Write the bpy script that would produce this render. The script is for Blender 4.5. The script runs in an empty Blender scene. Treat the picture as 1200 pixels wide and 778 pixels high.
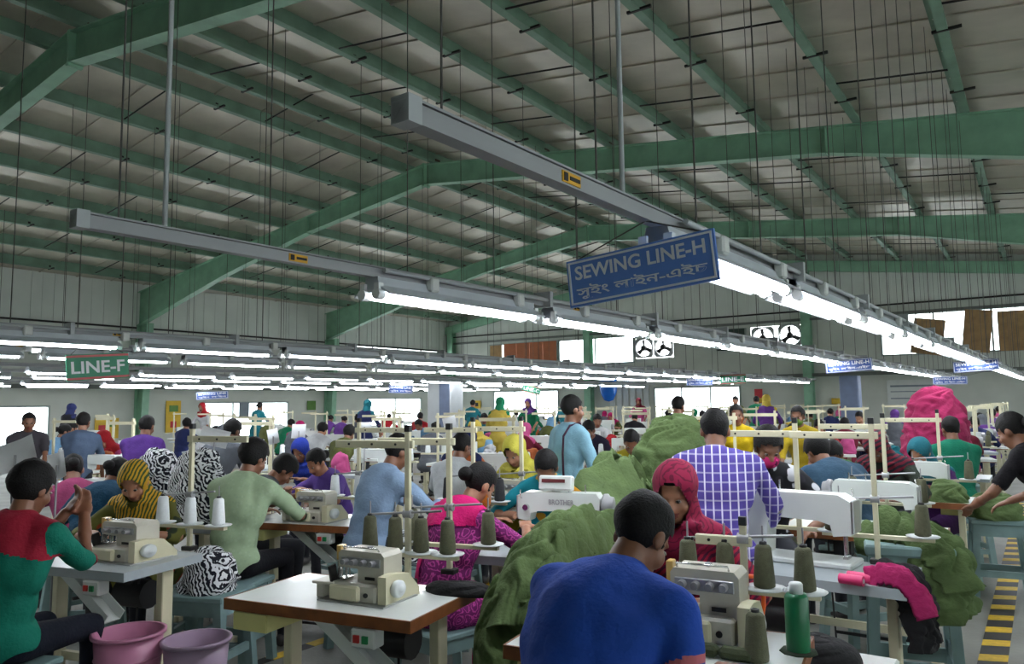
import bpy, bmesh, math, random
import numpy as np
from mathutils import Vector, Matrix, Euler, noise as mnoise

random.seed(7)
SC = bpy.context.scene
COL = SC.collection
R = math.radians

# ------------------------------------------------------------------ camera
F_PX, PPX, PPY = 893.0, 600.0, 389.0
ROLL, PITCH, YAW, EYE = R(0.7), R(5.348), R(34.7), 1.57
_rt = Vector((math.cos(YAW), math.sin(YAW), 0)); _fh = Vector((-math.sin(YAW), math.cos(YAW), 0)); _z = Vector((0, 0, 1))
_fw = math.cos(PITCH) * _fh + math.sin(PITCH) * _z
_up = -math.sin(PITCH) * _fh + math.cos(PITCH) * _z
_cx = math.cos(ROLL) * _rt - math.sin(ROLL) * _up
_cy = math.sin(ROLL) * _rt + math.cos(ROLL) * _up
cam_d = bpy.data.cameras.new('camera')
cam_d.sensor_fit = 'HORIZONTAL'; cam_d.sensor_width = 36.0; cam_d.lens = F_PX / 1200 * 36.0
cam_d.clip_start = 0.05; cam_d.clip_end = 200
cam = bpy.data.objects.new('camera', cam_d); COL.objects.link(cam)
cam.matrix_world = Matrix(((_cx.x, _cy.x, -_fw.x, 0), (_cx.y, _cy.y, -_fw.y, 0), (_cx.z, _cy.z, -_fw.z, EYE), (0, 0, 0, 1)))
SC.camera = cam

# ------------------------------------------------------------------ sky and exposure
world = bpy.data.worlds.new('sky'); SC.world = world; world.use_nodes = True
_bg = world.node_tree.nodes['Background']
_bg.inputs['Color'].default_value = (0.93, 0.97, 1.0, 1); _bg.inputs['Strength'].default_value = 4.5
SC.view_settings.view_transform = 'Standard'; SC.view_settings.look = 'None'
SC.view_settings.exposure = 0.85; SC.view_settings.gamma = 1.0; SC.view_settings.use_curve_mapping = False
TUBE_POWER = 20.0

# ------------------------------------------------------------------ pixel helpers: a pixel of the photo meets a known plane
def ray(u, v):
    a, b = u - PPX, PPY - v
    d = _cx * a + _cy * b + _fw * F_PX
    return d / F_PX
def atz(u, v, z):
    d = ray(u, v); t = (z - EYE) / d.z
    return Vector((d.x * t, d.y * t, z))
def aty(u, v, y):
    d = ray(u, v); t = y / d.y
    return Vector((d.x * t, y, EYE + d.z * t))
def atx(u, v, x):
    d = ray(u, v); t = x / d.x
    return Vector((x, d.y * t, EYE + d.z * t))

# ------------------------------------------------------------------ materials
def lin(c):
    return tuple((x / 255 / 12.92) if x / 255 <= 0.04045 else ((x / 255 + 0.055) / 1.055) ** 2.4 for x in c) + (1,)
MATS = {}
def mat(name, col, rough=0.55, metal=0.0, var=0.10, vs=6.0, bump=0.0, bs=40.0, col2=None, coat=0.0, spec=0.5):
    if name in MATS: return MATS[name]
    m = bpy.data.materials.new(name); m.use_nodes = True; MATS[name] = m
    nt = m.node_tree; n = nt.nodes; l = nt.links; b = n['Principled BSDF']
    c = lin(col); b.inputs['Roughness'].default_value = rough; b.inputs['Metallic'].default_value = metal
    b.inputs['Base Color'].default_value = c; b.inputs['Specular IOR Level'].default_value = spec
    if coat: b.inputs['Coat Weight'].default_value = coat
    if var > 0 or col2:
        tc = n.new('ShaderNodeTexCoord'); nz = n.new('ShaderNodeTexNoise')
        nz.inputs['Scale'].default_value = vs; nz.inputs['Detail'].default_value = 5
        l.new(tc.outputs['Object'], nz.inputs['Vector'])
        rp = n.new('ShaderNodeValToRGB')
        rp.color_ramp.elements[0].position = 0.32; rp.color_ramp.elements[1].position = 0.68
        lo = lin(col2) if col2 else tuple(x * (1 - var) for x in c[:3]) + (1,)
        hi = c if col2 else tuple(min(1, x * (1 + var)) for x in c[:3]) + (1,)
        rp.color_ramp.elements[0].color = lo; rp.color_ramp.elements[1].color = hi
        l.new(nz.outputs['Fac'], rp.inputs['Fac']); l.new(rp.outputs['Color'], b.inputs['Base Color'])
    if bump > 0:
        tc2 = n.new('ShaderNodeTexCoord'); nb = n.new('ShaderNodeTexNoise'); nb.inputs['Scale'].default_value = bs; nb.inputs['Detail'].default_value = 6
        l.new(tc2.outputs['Object'], nb.inputs['Vector'])
        bp = n.new('ShaderNodeBump'); bp.inputs['Strength'].default_value = bump; bp.inputs['Distance'].default_value = 0.02
        l.new(nb.outputs['Fac'], bp.inputs['Height']); l.new(bp.outputs['Normal'], b.inputs['Normal'])
    return m
def emit(name, col, s):
    if name in MATS: return MATS[name]
    m = bpy.data.materials.new(name); m.use_nodes = True; MATS[name] = m
    b = m.node_tree.nodes['Principled BSDF']
    b.inputs['Base Color'].default_value = (1, 1, 1, 1)
    b.inputs['Emission Color'].default_value = lin(col); b.inputs['Emission Strength'].default_value = s
    return m
def glass(name):
    if name in MATS: return MATS[name]
    m = bpy.data.materials.new(name); m.use_nodes = True; MATS[name] = m
    nt = m.node_tree; n = nt.nodes; l = nt.links
    tr = n.new('ShaderNodeBsdfTransparent'); gl = n.new('ShaderNodeBsdfGlossy'); mx = n.new('ShaderNodeMixShader')
    tr.inputs['Color'].default_value = (0.94, 0.97, 0.97, 1); gl.inputs['Roughness'].default_value = 0.05
    mx.inputs['Fac'].default_value = 0.07
    l.new(tr.outputs[0], mx.inputs[1]); l.new(gl.outputs[0], mx.inputs[2]); l.new(mx.outputs[0], n['Material Output'].inputs['Surface'])
    return m
def pattern(name, kind, cols, scale=10.0, rough=0.8, rot=(0, 0, 0), dist=0.0, width=0.5):
    """cloth prints: 'stripe', 'check', 'zebra', 'floral', 'paisley'"""
    if name in MATS: return MATS[name]
    m = bpy.data.materials.new(name); m.use_nodes = True; MATS[name] = m
    nt = m.node_tree; n = nt.nodes; l = nt.links; b = n['Principled BSDF']
    b.inputs['Roughness'].default_value = rough; b.inputs['Specular IOR Level'].default_value = 0.25
    tc = n.new('ShaderNodeTexCoord'); mp = n.new('ShaderNodeMapping'); l.new(tc.outputs['Object'], mp.inputs['Vector'])
    mp.inputs['Rotation'].default_value = rot
    def ramp(src, stops, const=False):
        r = n.new('ShaderNodeValToRGB'); cr = r.color_ramp
        cr.interpolation = 'CONSTANT' if const else 'LINEAR'
        while len(cr.elements) < len(stops): cr.elements.new(0.5)
        for e, (p, c) in zip(cr.elements, stops): e.position = p; e.color = lin(c) if max(c) > 1 else tuple(c) + (1,)
        l.new(src, r.inputs['Fac']); return r
    def wave(direction, sc, ds):
        w = n.new('ShaderNodeTexWave'); w.bands_direction = direction; w.inputs['Scale'].default_value = sc
        w.inputs['Distortion'].default_value = ds; w.inputs['Detail'].default_value = 2; w.inputs['Detail Scale'].default_value = 1.2
        l.new(mp.outputs['Vector'], w.inputs['Vector']); return w
    if kind in ('stripe', 'zebra'):
        w = wave('X', scale, dist)
        r = ramp(w.outputs['Fac'], [(0.0, cols[0]), (width, cols[0]), (min(1, width + 0.08), cols[1])])
        l.new(r.outputs['Color'], b.inputs['Base Color'])
    elif kind == 'check':
        w1 = wave('X', scale, 0.0); w2 = wave('Z', scale * 0.9, 0.0)
        r1 = ramp(w1.outputs['Fac'], [(0.0, (0, 0, 0)), (0.90, (0, 0, 0)), (0.94, (1, 1, 1))])
        r2 = ramp(w2.outputs['Fac'], [(0.0, (0, 0, 0)), (0.90, (0, 0, 0)), (0.95, (0.45, 0.45, 0.45))])
        mx = n.new('ShaderNodeMix'); mx.data_type = 'RGBA'; mx.blend_type = 'LIGHTEN'; mx.inputs[0].default_value = 1
        l.new(r1.outputs['Color'], mx.inputs[6]); l.new(r2.outputs['Color'], mx.inputs[7])
        m2 = n.new('ShaderNodeMix'); m2.data_type = 'RGBA'
        l.new(mx.outputs[2], m2.inputs[0]); m2.inputs[6].default_value = lin(cols[0]); m2.inputs[7].default_value = lin(cols[1])
        l.new(m2.outputs[2], b.inputs['Base Color'])
    else:
        vo = n.new('ShaderNodeTexVoronoi'); vo.inputs['Scale'].default_value = scale
        l.new(mp.outputs['Vector'], vo.inputs['Vector'])
        if kind == 'floral':
            sp = n.new('ShaderNodeSeparateColor'); l.new(vo.outputs['Color'], sp.inputs[0])
            k = len(cols)
            r = ramp(sp.outputs[0], [(i / k, c) for i, c in enumerate(cols)], True)
            r2 = ramp(vo.outputs['Distance'], [(0.0, (1, 1, 1)), (0.42, (1, 1, 1)), (0.5, (0, 0, 0))])
            mx = n.new('ShaderNodeMix'); mx.data_type = 'RGBA'; l.new(r2.outputs['Color'], mx.inputs[0])
            mx.inputs[6].default_value = lin(cols[0]); l.new(r.outputs['Color'], mx.inputs[7])
            l.new(mx.outputs[2], b.inputs['Base Color'])
        else:
            ms = n.new('ShaderNodeMath'); ms.operation = 'SINE'; mm = n.new('ShaderNodeMath'); mm.operation = 'MULTIPLY'; mm.inputs[1].default_value = 26
            nz = n.new('ShaderNodeTexNoise'); nz.inputs['Scale'].default_value = scale * 1.5; l.new(mp.outputs['Vector'], nz.inputs['Vector'])
            ad = n.new('ShaderNodeMath'); ad.operation = 'ADD'; l.new(vo.outputs['Distance'], ad.inputs[0]); l.new(nz.outputs['Fac'], ad.inputs[1])
            l.new(ad.outputs[0], mm.inputs[0]); l.new(mm.outputs[0], ms.inputs[0])
            r = ramp(ms.outputs[0], [(0.0, cols[0]), (0.55, cols[0]), (0.7, cols[1])])
            l.new(r.outputs['Color'], b.inputs['Base Color'])
    return m

# ------------------------------------------------------------------ mesh building
class MB:
    def __init__(s): s.v = []; s.f = []; s.m = []; s.s = []
    def add(s, vs, fs, m=0, smooth=False, M=None):
        o = len(s.v)
        for p in vs:
            s.v.append(tuple(M @ Vector(p)) if M is not None else tuple(p))
        for f in fs: s.f.append(tuple(i + o for i in f)); s.m.append(m); s.s.append(smooth)
        return s
    def box(s, c, d, m=0, rot=None, bev=0.0, M=None):
        hx, hy, hz = d[0] / 2, d[1] / 2, d[2] / 2
        T = Matrix.Translation(c)
        if rot: T = T @ Euler(rot).to_matrix().to_4x4()
        if M is not None: T = M @ T
        if bev <= 0:
            vs = [(x, y, z) for z in (-hz, hz) for y in (-hy, hy) for x in (-hx, hx)]
            fs = [(0, 2, 3, 1), (4, 5, 7, 6), (0, 1, 5, 4), (2, 6, 7, 3), (0, 4, 6, 2), (1, 3, 7, 5)]
            return s.add(vs, fs, m, False, T)
        b = min(bev, hx * .95, hy * .95, hz * .95); vs = []; idx = {}
        for sx in (-1, 1):
            for sy in (-1, 1):
                for sz in (-1, 1):
                    for a in range(3):
                        p = [sx * hx, sy * hy, sz * hz]
                        for k in range(3):
                            if k != a: p[k] -= (sx, sy, sz)[k] * b
                        idx[(sx, sy, sz, a)] = len(vs); vs.append(p)
        fs = []
        for a in range(3):
            b1, b2 = (a + 1) % 3, (a + 2) % 3
            for sg in (-1, 1):
                q = []
                for (p1, p2) in ((-1, -1), (1, -1), (1, 1), (-1, 1)):
                    k = [0, 0, 0]; k[a] = sg; k[b1] = p1; k[b2] = p2; q.append(idx[(*k, a)])
                fs.append(tuple(q if sg > 0 else q[::-1]))
        for a in range(3):
            b1, b2 = (a + 1) % 3, (a + 2) % 3
            for p1 in (-1, 1):
                for p2 in (-1, 1):
                    q = []
                    for sg, ax in ((-1, b1), (1, b1), (1, b2), (-1, b2)):
                        k = [0, 0, 0]; k[a] = sg; k[b1] = p1; k[b2] = p2; q.append(idx[(*k, ax)])
                    fs.append(tuple(q[::-1] if p1 * p2 > 0 else q))
        for sx in (-1, 1):
            for sy in (-1, 1):
                for sz in (-1, 1):
                    q = [idx[(sx, sy, sz, a)] for a in range(3)]
                    fs.append(tuple(q if sx * sy * sz > 0 else q[::-1]))
        return s.add(vs, fs, m, False, T)
    def cyl(s, p0, p1, r0, r1=None, n=10, m=0, caps=True, M=None, smooth=True):
        r1 = r0 if r1 is None else r1
        p0 = Vector(p0); p1 = Vector(p1); d = (p1 - p0)
        q = d.to_track_quat('Z', 'Y').to_matrix()
        vs = []
        for p, r in ((p0, r0), (p1, r1)):
            for i in range(n):
                a = 2 * math.pi * i / n
                vs.append(p + q @ Vector((r * math.cos(a), r * math.sin(a), 0)))
        s.add(vs, [(i, (i + 1) % n, n + (i + 1) % n, n + i) for i in range(n)], m, smooth, M)
        if caps:
            s.add(vs[:n], [tuple(range(n))[::-1]], m, False, M); s.add(vs[n:], [tuple(range(n))], m, False, M)
        return s
    def lathe(s, prof, c=(0, 0, 0), n=20, m=0, M=None, smooth=True, rot=None, loop=False):
        if loop: prof = list(prof) + [prof[0]]
        T = Matrix.Translation(c)
        if rot: T = T @ Euler(rot).to_matrix().to_4x4()
        if M is not None: T = M @ T
        vs = [(r * math.cos(2 * math.pi * i / n), r * math.sin(2 * math.pi * i / n), z) for r, z in prof for i in range(n)]
        fs = [(k * n + i, k * n + (i + 1) % n, (k + 1) * n + (i + 1) % n, (k + 1) * n + i) for k in range(len(prof) - 1) for i in range(n)]
        if prof[0][0] > 1e-5 and not loop: fs.append(tuple(range(n))[::-1])
        if prof[-1][0] > 1e-5 and not loop: fs.append(tuple((len(prof) - 1) * n + i for i in range(n)))
        return s.add(vs, fs, m, smooth, T)
    def tube(s, pts, r, n=6, m=0, M=None, closed=False):
        pts = [Vector(p) for p in pts]; N = len(pts); vs = []
        prev = None
        for i, p in enumerate(pts):
            if closed: d = pts[(i + 1) % N] - pts[i - 1]
            else: d = pts[min(i + 1, N - 1)] - pts[max(i - 1, 0)]
            d.normalize()
            if prev is None:
                a = Vector((0, 0, 1)) if abs(d.z) < .9 else Vector((1, 0, 0)); u = d.cross(a).normalized()
            else:
                u = (prev - d * prev.dot(d)).normalized()
            prev = u; w = d.cross(u); rr = r[i] if isinstance(r, (list, tuple)) else r
            for k in range(n):
                t = 2 * math.pi * k / n; vs.append(p + (u * math.cos(t) + w * math.sin(t)) * rr)
        fs = []
        for i in range(N if closed else N - 1):
            j = (i + 1) % N
            for k in range(n): fs.append((i * n + k, i * n + (k + 1) % n, j * n + (k + 1) % n, j * n + k))
        if not closed: fs += [tuple(range(n))[::-1], tuple((N - 1) * n + k for k in range(n))]
        return s.add(vs, fs, m, True, M)
    def prism(s, poly, t0, t1, plane='xz', m=0, M=None):
        """poly in the plane, pushed from t0 to t1 along the third axis"""
        def P(a, b, t): return {'xz': (a, t, b), 'yz': (t, a, b), 'xy': (a, b, t)}[plane]
        n = len(poly); vs = [P(a, b, t0) for a, b in poly] + [P(a, b, t1) for a, b in poly]
        fs = [(i, (i + 1) % n, n + (i + 1) % n, n + i) for i in range(n)] + [tuple(range(n))[::-1], tuple(range(n, 2 * n))]
        return s.add(vs, fs, m, False, M)
    def ell(s, c, r, n=12, k=8, m=0, M=None, rot=None):
        prof = [(math.sin(math.pi * i / k), -math.cos(math.pi * i / k)) for i in range(k + 1)]
        T = Matrix.Translation(c)
        if rot: T = T @ Euler(rot).to_matrix().to_4x4()
        T = T @ Matrix.Diagonal((*r, 1))
        if M is not None: T = M @ T
        vs = [(0, 0, -1)] + [(a * math.cos(2 * math.pi * i / n), a * math.sin(2 * math.pi * i / n), z) for a, z in prof[1:-1] for i in range(n)] + [(0, 0, 1)]
        fs = [(0, 1 + (i + 1) % n, 1 + i) for i in range(n)]
        for j in range(k - 2):
            for i in range(n):
                a = 1 + j * n; fs.append((a + i, a + (i + 1) % n, a + n + (i + 1) % n, a + n + i))
        e = len(vs) - 1; a = 1 + (k - 2) * n
        fs += [(a + i, a + (i + 1) % n, e) for i in range(n)]
        return s.add(vs, fs, m, True, T)
    def mesh(s, name, mats, fix=True):
        me = bpy.data.meshes.new(name); me.from_pydata(s.v, [], s.f)
        for mm in (mats if isinstance(mats, (list, tuple)) else [mats]): me.materials.append(mm)
        me.polygons.foreach_set('material_index', s.m); me.polygons.foreach_set('use_smooth', s.s)
        if fix:
            bm = bmesh.new(); bm.from_mesh(me); bmesh.ops.recalc_face_normals(bm, faces=bm.faces); bm.to_mesh(me); bm.free()
        me.update(); return me
    def build(s, name, mats, parent=None, loc=(0, 0, 0), rz=0.0, fix=True):
        return put(name, s.mesh(name, mats, fix), parent, loc, rz)

def put(name, me, parent=None, loc=(0, 0, 0), rz=0.0):
    o = bpy.data.objects.new(name, me); COL.objects.link(o)
    o.location = loc; o.rotation_euler = (0, 0, rz)
    if parent is not None: o.parent = parent
    return o
def tag(o, label=None, cat=None, group=None, kind=None):
    if label: o['label'] = label
    if cat: o['category'] = cat
    if group: o['group'] = group
    if kind: o['kind'] = kind
    return o
def thing(name, label, cat, loc=(0, 0, 0), rz=0.0, group=None):
    o = bpy.data.objects.new(name, None); COL.objects.link(o); o.empty_display_size = 0.1
    o.location = loc; o.rotation_euler = (0, 0, rz)
    return tag(o, label, cat, group)
def struct(name, me, parent=None, loc=(0, 0, 0), rz=0.0, label=None, cat=None):
    o = put(name, me, parent, loc, rz)
    if parent is None: tag(o, label, cat, kind='structure')
    return o
KIDS = {}
def copy_tree(o, parent=None, kids=None):
    c = o.copy(); COL.objects.link(c); c.parent = parent
    for ch in (kids(o) if kids else list(o.children)): copy_tree(ch, c)
    return c
def dup(proto, loc, rz=0.0, label=None, group=None):
    c = copy_tree(proto); c.location = loc; c.rotation_euler = (0, 0, rz)
    if label: c['label'] = label
    if group: c['group'] = group
    return c
def kill(root):
    for ch in list(root.children): kill(ch)
    bpy.data.objects.remove(root)
# ================================================================== the building
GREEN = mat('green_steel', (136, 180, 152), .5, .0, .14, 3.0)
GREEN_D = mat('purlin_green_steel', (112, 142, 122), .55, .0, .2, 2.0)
FOIL = mat('roof_foil', (198, 190, 176), .4, .3, .16, 1.3, .12, 9)
CLAD = mat('wall_cladding', (214, 218, 212), .55, .0, .07, 1.0)
PLASTER = mat('wall_plaster', (196, 200, 192), .8, .0, .07, 1.2)
CONC = mat('floor_concrete', (128, 128, 122), .6, .0, .22, 1.6, .15, 30)
DARKM = mat('dark_steel', (38, 36, 34), .55, .3, .1)
WHITEM = mat('white_enamel', (214, 218, 218), .4, .0, .04)
GREYM = mat('grey_enamel', (168, 172, 174), .45, .0, .08, 3)
ALU = mat('aluminium', (176, 178, 178), .35, .8, .06)
PANE = glass('window_glass')
DZ = .08
X_L, X_R, Y_B, Y_G = -22.8, 7.0, -7.0, 27.7
RIDGE_X, RIDGE_Z = -11.1, 6.95
def zt(x): return RIDGE_Z - (.12 * (x - RIDGE_X) if x > RIDGE_X else .155 * (RIDGE_X - x))

fl = struct('floor', MB().box(((X_L + X_R) / 2, (Y_B + Y_G) / 2, -.05), (X_R - X_L, Y_G - Y_B, .1)).mesh('floor', CONC), label='grey concrete factory floor with painted aisle stripes', cat='floor')
YEL = mat('yellow_paint', (206, 168, 30), .6, 0, .15, 20); BLK = mat('black_paint', (36, 34, 32), .6, 0, .1)
my = MB().prism([(-.075, -.13), (.075, -.07), (.075, .07), (-.075, .01)], 0, .003, 'xy').mesh('stripe', YEL)
mk = MB().prism([(-.075, .01), (.075, .07), (.075, .29), (-.075, .23)], 0, .002, 'xy').mesh('stripe', BLK)
for i in range(30):
    put('floor_stripe', my, fl, (-.345, 3.9 + i * .34, .0)); put('floor_stripe', mk, fl, (-.345, 3.9 + i * .34, .0))
my2 = MB().box((0, 0, .0015), (.09, .17, .003)).mesh('stripe', YEL); mk2 = MB().box((0, 0, .001), (.09, .15, .002)).mesh('stripe', BLK)
for i in range(24):
    put('floor_stripe', my2, fl, (-4.07, 2.3 + i * .32, 0)); put('floor_stripe', mk2, fl, (-4.07, 2.46 + i * .32, 0))

# roof: foil-faced sheets on purlins
ceil = bpy.data.objects.new('ceiling', None); COL.objects.link(ceil); tag(ceil, 'silvery foil lined metal roof sheeting over green purlins', 'roof', kind='structure')
def slab(x0, x1, w):
    b = MB(); z0, z1 = zt(x0) + .26, zt(x1) + .26
    b.prism([(x0, z0), (x1, z1), (x1, z1 + .03), (x0, z0 + .03)], 0, w - .012, 'xz')
    b.prism([(x0, z0 - .022), (x1, z1 - .022), (x1, z1 + .002), (x0, z0 + .002)], w - .04, w - .0, 'xz')
    return b.mesh('roof_sheet', FOIL)
ms_r, ms_l = slab(RIDGE_X, X_R + .1, 1.0), slab(X_L - .1, RIDGE_X, 1.0)
for i in range(int(Y_G - Y_B) + 1):
    put('roof_sheet', ms_r, ceil, (0, Y_B - .2 + i, 0)); put('roof_sheet', ms_l, ceil, (0, Y_B - .2 + i, 0))
mr = MB().prism([(RIDGE_X - .3, RIDGE_Z + .25), (RIDGE_X, RIDGE_Z + .32), (RIDGE_X + .3, RIDGE_Z + .25), (RIDGE_X, RIDGE_Z + .38)], Y_B, Y_G + .2, 'xz')
put('ridge_cap', mr.mesh('ridge_cap', FOIL), ceil)

# purlins: long Z sections with sag rods and hanger clips
FR_Y = [-2.4, 5.1, 12.7, 20.2]
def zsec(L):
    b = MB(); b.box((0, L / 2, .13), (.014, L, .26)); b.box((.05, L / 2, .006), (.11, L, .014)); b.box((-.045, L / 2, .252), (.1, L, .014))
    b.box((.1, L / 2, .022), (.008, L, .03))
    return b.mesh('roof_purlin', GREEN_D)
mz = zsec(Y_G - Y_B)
PUR = [-.72 + 1.45 * k for k in range(-7, 6)] + [-11.75 - 1.42 * k for k in range(8)]
mrod_r = MB().cyl((0, 0, 0), (1.45, 0, -.174), .013, n=6).mesh('sag_rod', DARKM)
mrod_l = MB().cyl((0, 0, 0), (1.42, 0, .22), .013, n=6).mesh('sag_rod', DARKM)
mclip = MB().box((.09, 0, 0), (.3, .035, .03)).box((.0, 0, .05), (.03, .05, .1)).mesh('hanger_clip', DARKM)
mcleat = MB().box((0, 0, .06), (.02, .16, .14)).mesh('cleat', mat('rusty_cleat', (70, 56, 40), .7))
rnd = random.Random(3)
for i, x in enumerate(PUR):
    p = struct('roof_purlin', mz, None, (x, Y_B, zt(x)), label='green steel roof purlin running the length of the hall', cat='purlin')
    if x < 1.5: 
        for j, y in enumerate((1.2, 3.3, 7.0, 8.9, 10.9, 14.6, 16.5, 18.4, 22.1, 24.1, 26.0)):
            if (i + j) % 2 == 0 and x < 0:
                put('sag_rod', mrod_l if x < RIDGE_X else mrod_r, p, (0, y - Y_B + rnd.uniform(-.2, .2), .035))
            put('hanger_clip', mclip, p, (0.0, y - Y_B + .7 + rnd.uniform(-.2, .2), .005))
        for y in FR_Y: put('cleat', mcleat, p, (.012, y - Y_B + .12, 0))

# portal frames
def beam(y, full=True):
    f = bpy.data.objects.new('portal_frame', None); COL.objects.link(f); f.location = (0, y, 0)
    tag(f, None, None, kind='structure')
    def rafter(pts):    # pts: (x, depth)
        top = [(x, zt(x)) for x, d in pts]; bot = [(x, zt(x) - d) for x, d in pts]
        w = MB()
        for k in range(len(pts) - 1):
            w.prism([bot[k], bot[k + 1], top[k + 1], top[k]], -.006, .006, 'xz')
        w.build('web', GREEN, f)
        for nm, line, s in (('top_flange', top, -1), ('bottom_flange', bot, 1)):
            fb = MB()
            for k in range(len(pts) - 1):
                (x0, z0), (x1, z1) = line[k], line[k + 1]
                fb.prism([(x0, z0), (x1, z1), (x1, z1 + s * .016), (x0, z0 + s * .016)], -.1, .1, 'xz')
            fb.build(nm, GREEN, f)
    rafter([(RIDGE_X, .47), (-2.6, .44), (0, .7), (X_R, 1.2)])
    rafter([(X_L, 1.05), (-18.5, .62), (-15, .42), (RIDGE_X, .47)])
    st = MB()
    for x, d in ((RIDGE_X - .02, .5), (RIDGE_X + .02, .5)): st.box((x, 0, zt(x) - d / 2), (.018, .21, d + .03))
    for x, d in ((-15, .44), (-6.2, .46), (-2.6, .46)): st.box((x, 0, zt(x) - d / 2), (.014, .2, d))
    st.build('splice_plate', GREEN, f)
    c = MB(); c.prism([(X_L + .05, 0), (X_L + .4, 0), (X_L + .62, zt(X_L) - 1.0), (X_L + .05, zt(X_L) - 1.03)], -.006, .006, 'xz')
    c.prism([(X_L + .4, 0), (X_L + .62, zt(X_L) - 1.0), (X_L + .605, zt(X_L) - 1.0), (X_L + .385, 0)], -.11, .11, 'xz')
    c.box((X_L + .06, 0, 2.05), (.016, .22, 4.1)); c.build('column', GREEN, f)
    return f
for k, y in enumerate(FR_Y):
    f = beam(y); f['category'] = 'roof frame'
    f['label'] = ['green steel portal frame behind the photographer', 'green portal frame nearest the big cable box end, ridge kink high above', 'middle green portal frame with a tapered rafter above the hall', 'far green portal frame just before the end wall'][k]

# walls as upright cladding panels round their openings
def wall(name, axis, const, lo, hi, ztop, openings, out, label, step=.76, split=None):
    openings = [(o[0], o[1], o[2] - DZ, o[3] - DZ) for o in openings]; split = split - DZ
    w = bpy.data.objects.new(name, None); COL.objects.link(w); tag(w, label, 'wall', kind='structure')
    cuts = sorted(set([lo, hi] + [c for o in openings for c in o[:2] if lo < c < hi]))
    cells = []
    for a, b in zip(cuts[:-1], cuts[1:]):
        n = max(1, round((b - a) / step))
        cells += [(a + (b - a) * i / n, a + (b - a) * (i + 1) / n) for i in range(n)]
    for a, b in cells:
        mid = (a + b) / 2; segs = [(0, ztop(mid))]
        for (o0, o1, z0, z1) in openings:
            if o0 - 1e-4 <= a and b <= o1 + 1e-4:
                ns = []
                for s0, s1 in segs:
                    if z0 > s0: ns.append((s0, min(s1, z0)))
                    if z1 < s1: ns.append((max(s0, z1), s1))
                segs = ns
        if split: segs = [t for s0, s1 in segs for t in ([(s0, split), (split, s1)] if s0 < split < s1 else [(s0, s1)])]
        for s0, s1 in segs:
            if s1 - s0 < .02: continue
            mtl = CLAD if s0 >= (split or 2.2) - .01 else PLASTER
            b_ = MB(); h = s1 - s0
            if axis == 'x':
                b_.box((mid, const + out * .03, s0 + h / 2), (b - a, .06, h))
                if mtl is CLAD: b_.box((a, const - out * .012, s0 + h / 2), (.03, .03, h)); b_.box((mid, const - out * .005, s0 + h / 2), (.05, .012, h))
            else:
                b_.box((const + out * .03, mid, s0 + h / 2), (.06, b - a, h))
                if mtl is CLAD: b_.box((const - out * .012, a, s0 + h / 2), (.03, .03, h)); b_.box((const - out * .005, mid, s0 + h / 2), (.012, .05, h))
            b_.build('wall_panel', mtl, w)
    return w
G_OPEN = [(-20.4, -16.8, 3.2, 4.3), (-16.75, -13.25, 3.2, 4.3), (-13.2, -11.6, 3.35, 4.15), (-9.9, -8.75, 3.5, 4.3), (-8.6, -6.75, 3.45, 4.3),
          (-20.2, -16.8, .95, 2.2), (-12.45, -9.05, .95, 2.2), (-4.3, 2.0, 3.05, 4.42)]
L_OPEN = [(3.5, 10.2, .55, 1.75), (14.9, 18.4, .6, 1.82), (22.4, 25.7, .6, 1.95), (9.6, 11.6, 3.15, 3.75), (14.3, 17.5, 3.2, 3.8), (21.2, 27.2, 3.4, 4.1)]
wall('wall_back', 'x', Y_G, X_L, X_R, lambda x: zt(x) + .28, G_OPEN, 1, 'grey corrugated end wall with fan openings and windows', .8, 4.75)
wall('wall_left', 'y', X_L, Y_B, Y_G, lambda y: zt(X_L) + .28, L_OPEN, -1, 'long grey side wall with bright windows beyond the sewing lines', .9, 4.1)
R_OPEN = [(y, y + 3.0, 1.0, 2.3) for y in (-5, 0, 5, 10, 15, 20)] + [(y, y + 4.0, 3.2, 4.0) for y in (-5, 0, 5, 10, 15, 20)]
wall('wall_right', 'y', X_R, Y_B, Y_G, lambda y: zt(X_R) + .28, R_OPEN, 1, 'side wall with windows on the aisle side', 1.5, 2.6)
wall('wall_front', 'x', Y_B, X_L, X_R, lambda x: zt(x) + .28, [], -1, 'plain end wall behind the photographer', 2.0, 2.6)
# end wall: gable beam, girts, columns
for nm, b in (('trim_1', MB().prism([(RIDGE_X, zt(RIDGE_X)), (X_R, zt(X_R)), (X_R, zt(X_R) - .36), (RIDGE_X, zt(RIDGE_X) - .36)], Y_G - .3, Y_G - .1, 'xz')),
              ('trim_2', MB().prism([(RIDGE_X, zt(RIDGE_X)), (X_L, zt(X_L)), (X_L, zt(X_L) - .36), (RIDGE_X, zt(RIDGE_X) - .36)], Y_G - .3, Y_G - .1, 'xz'))):
    struct(nm, b.mesh(nm, GREEN), label='green gable beam along the top of the end wall', cat='beam')
for k, x in enumerate((X_L + .3, -15.25, -6.6, .9)):
    b = MB(); h = zt(x) - .05
    b.box((0, 0, h / 2), (.012, .3, h)); b.box((0, -.15, h / 2), (.3, .014, h)); b.box((0, .15, h / 2), (.3, .014, h))
    struct('wall_column', b.mesh('wall_column', GREEN), None, (x, Y_G - .19, 0), label='green steel column against the grey end wall', cat='column')
GIRT = mat('girt_steel', (112, 116, 112), .5, .1, .1)
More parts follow.
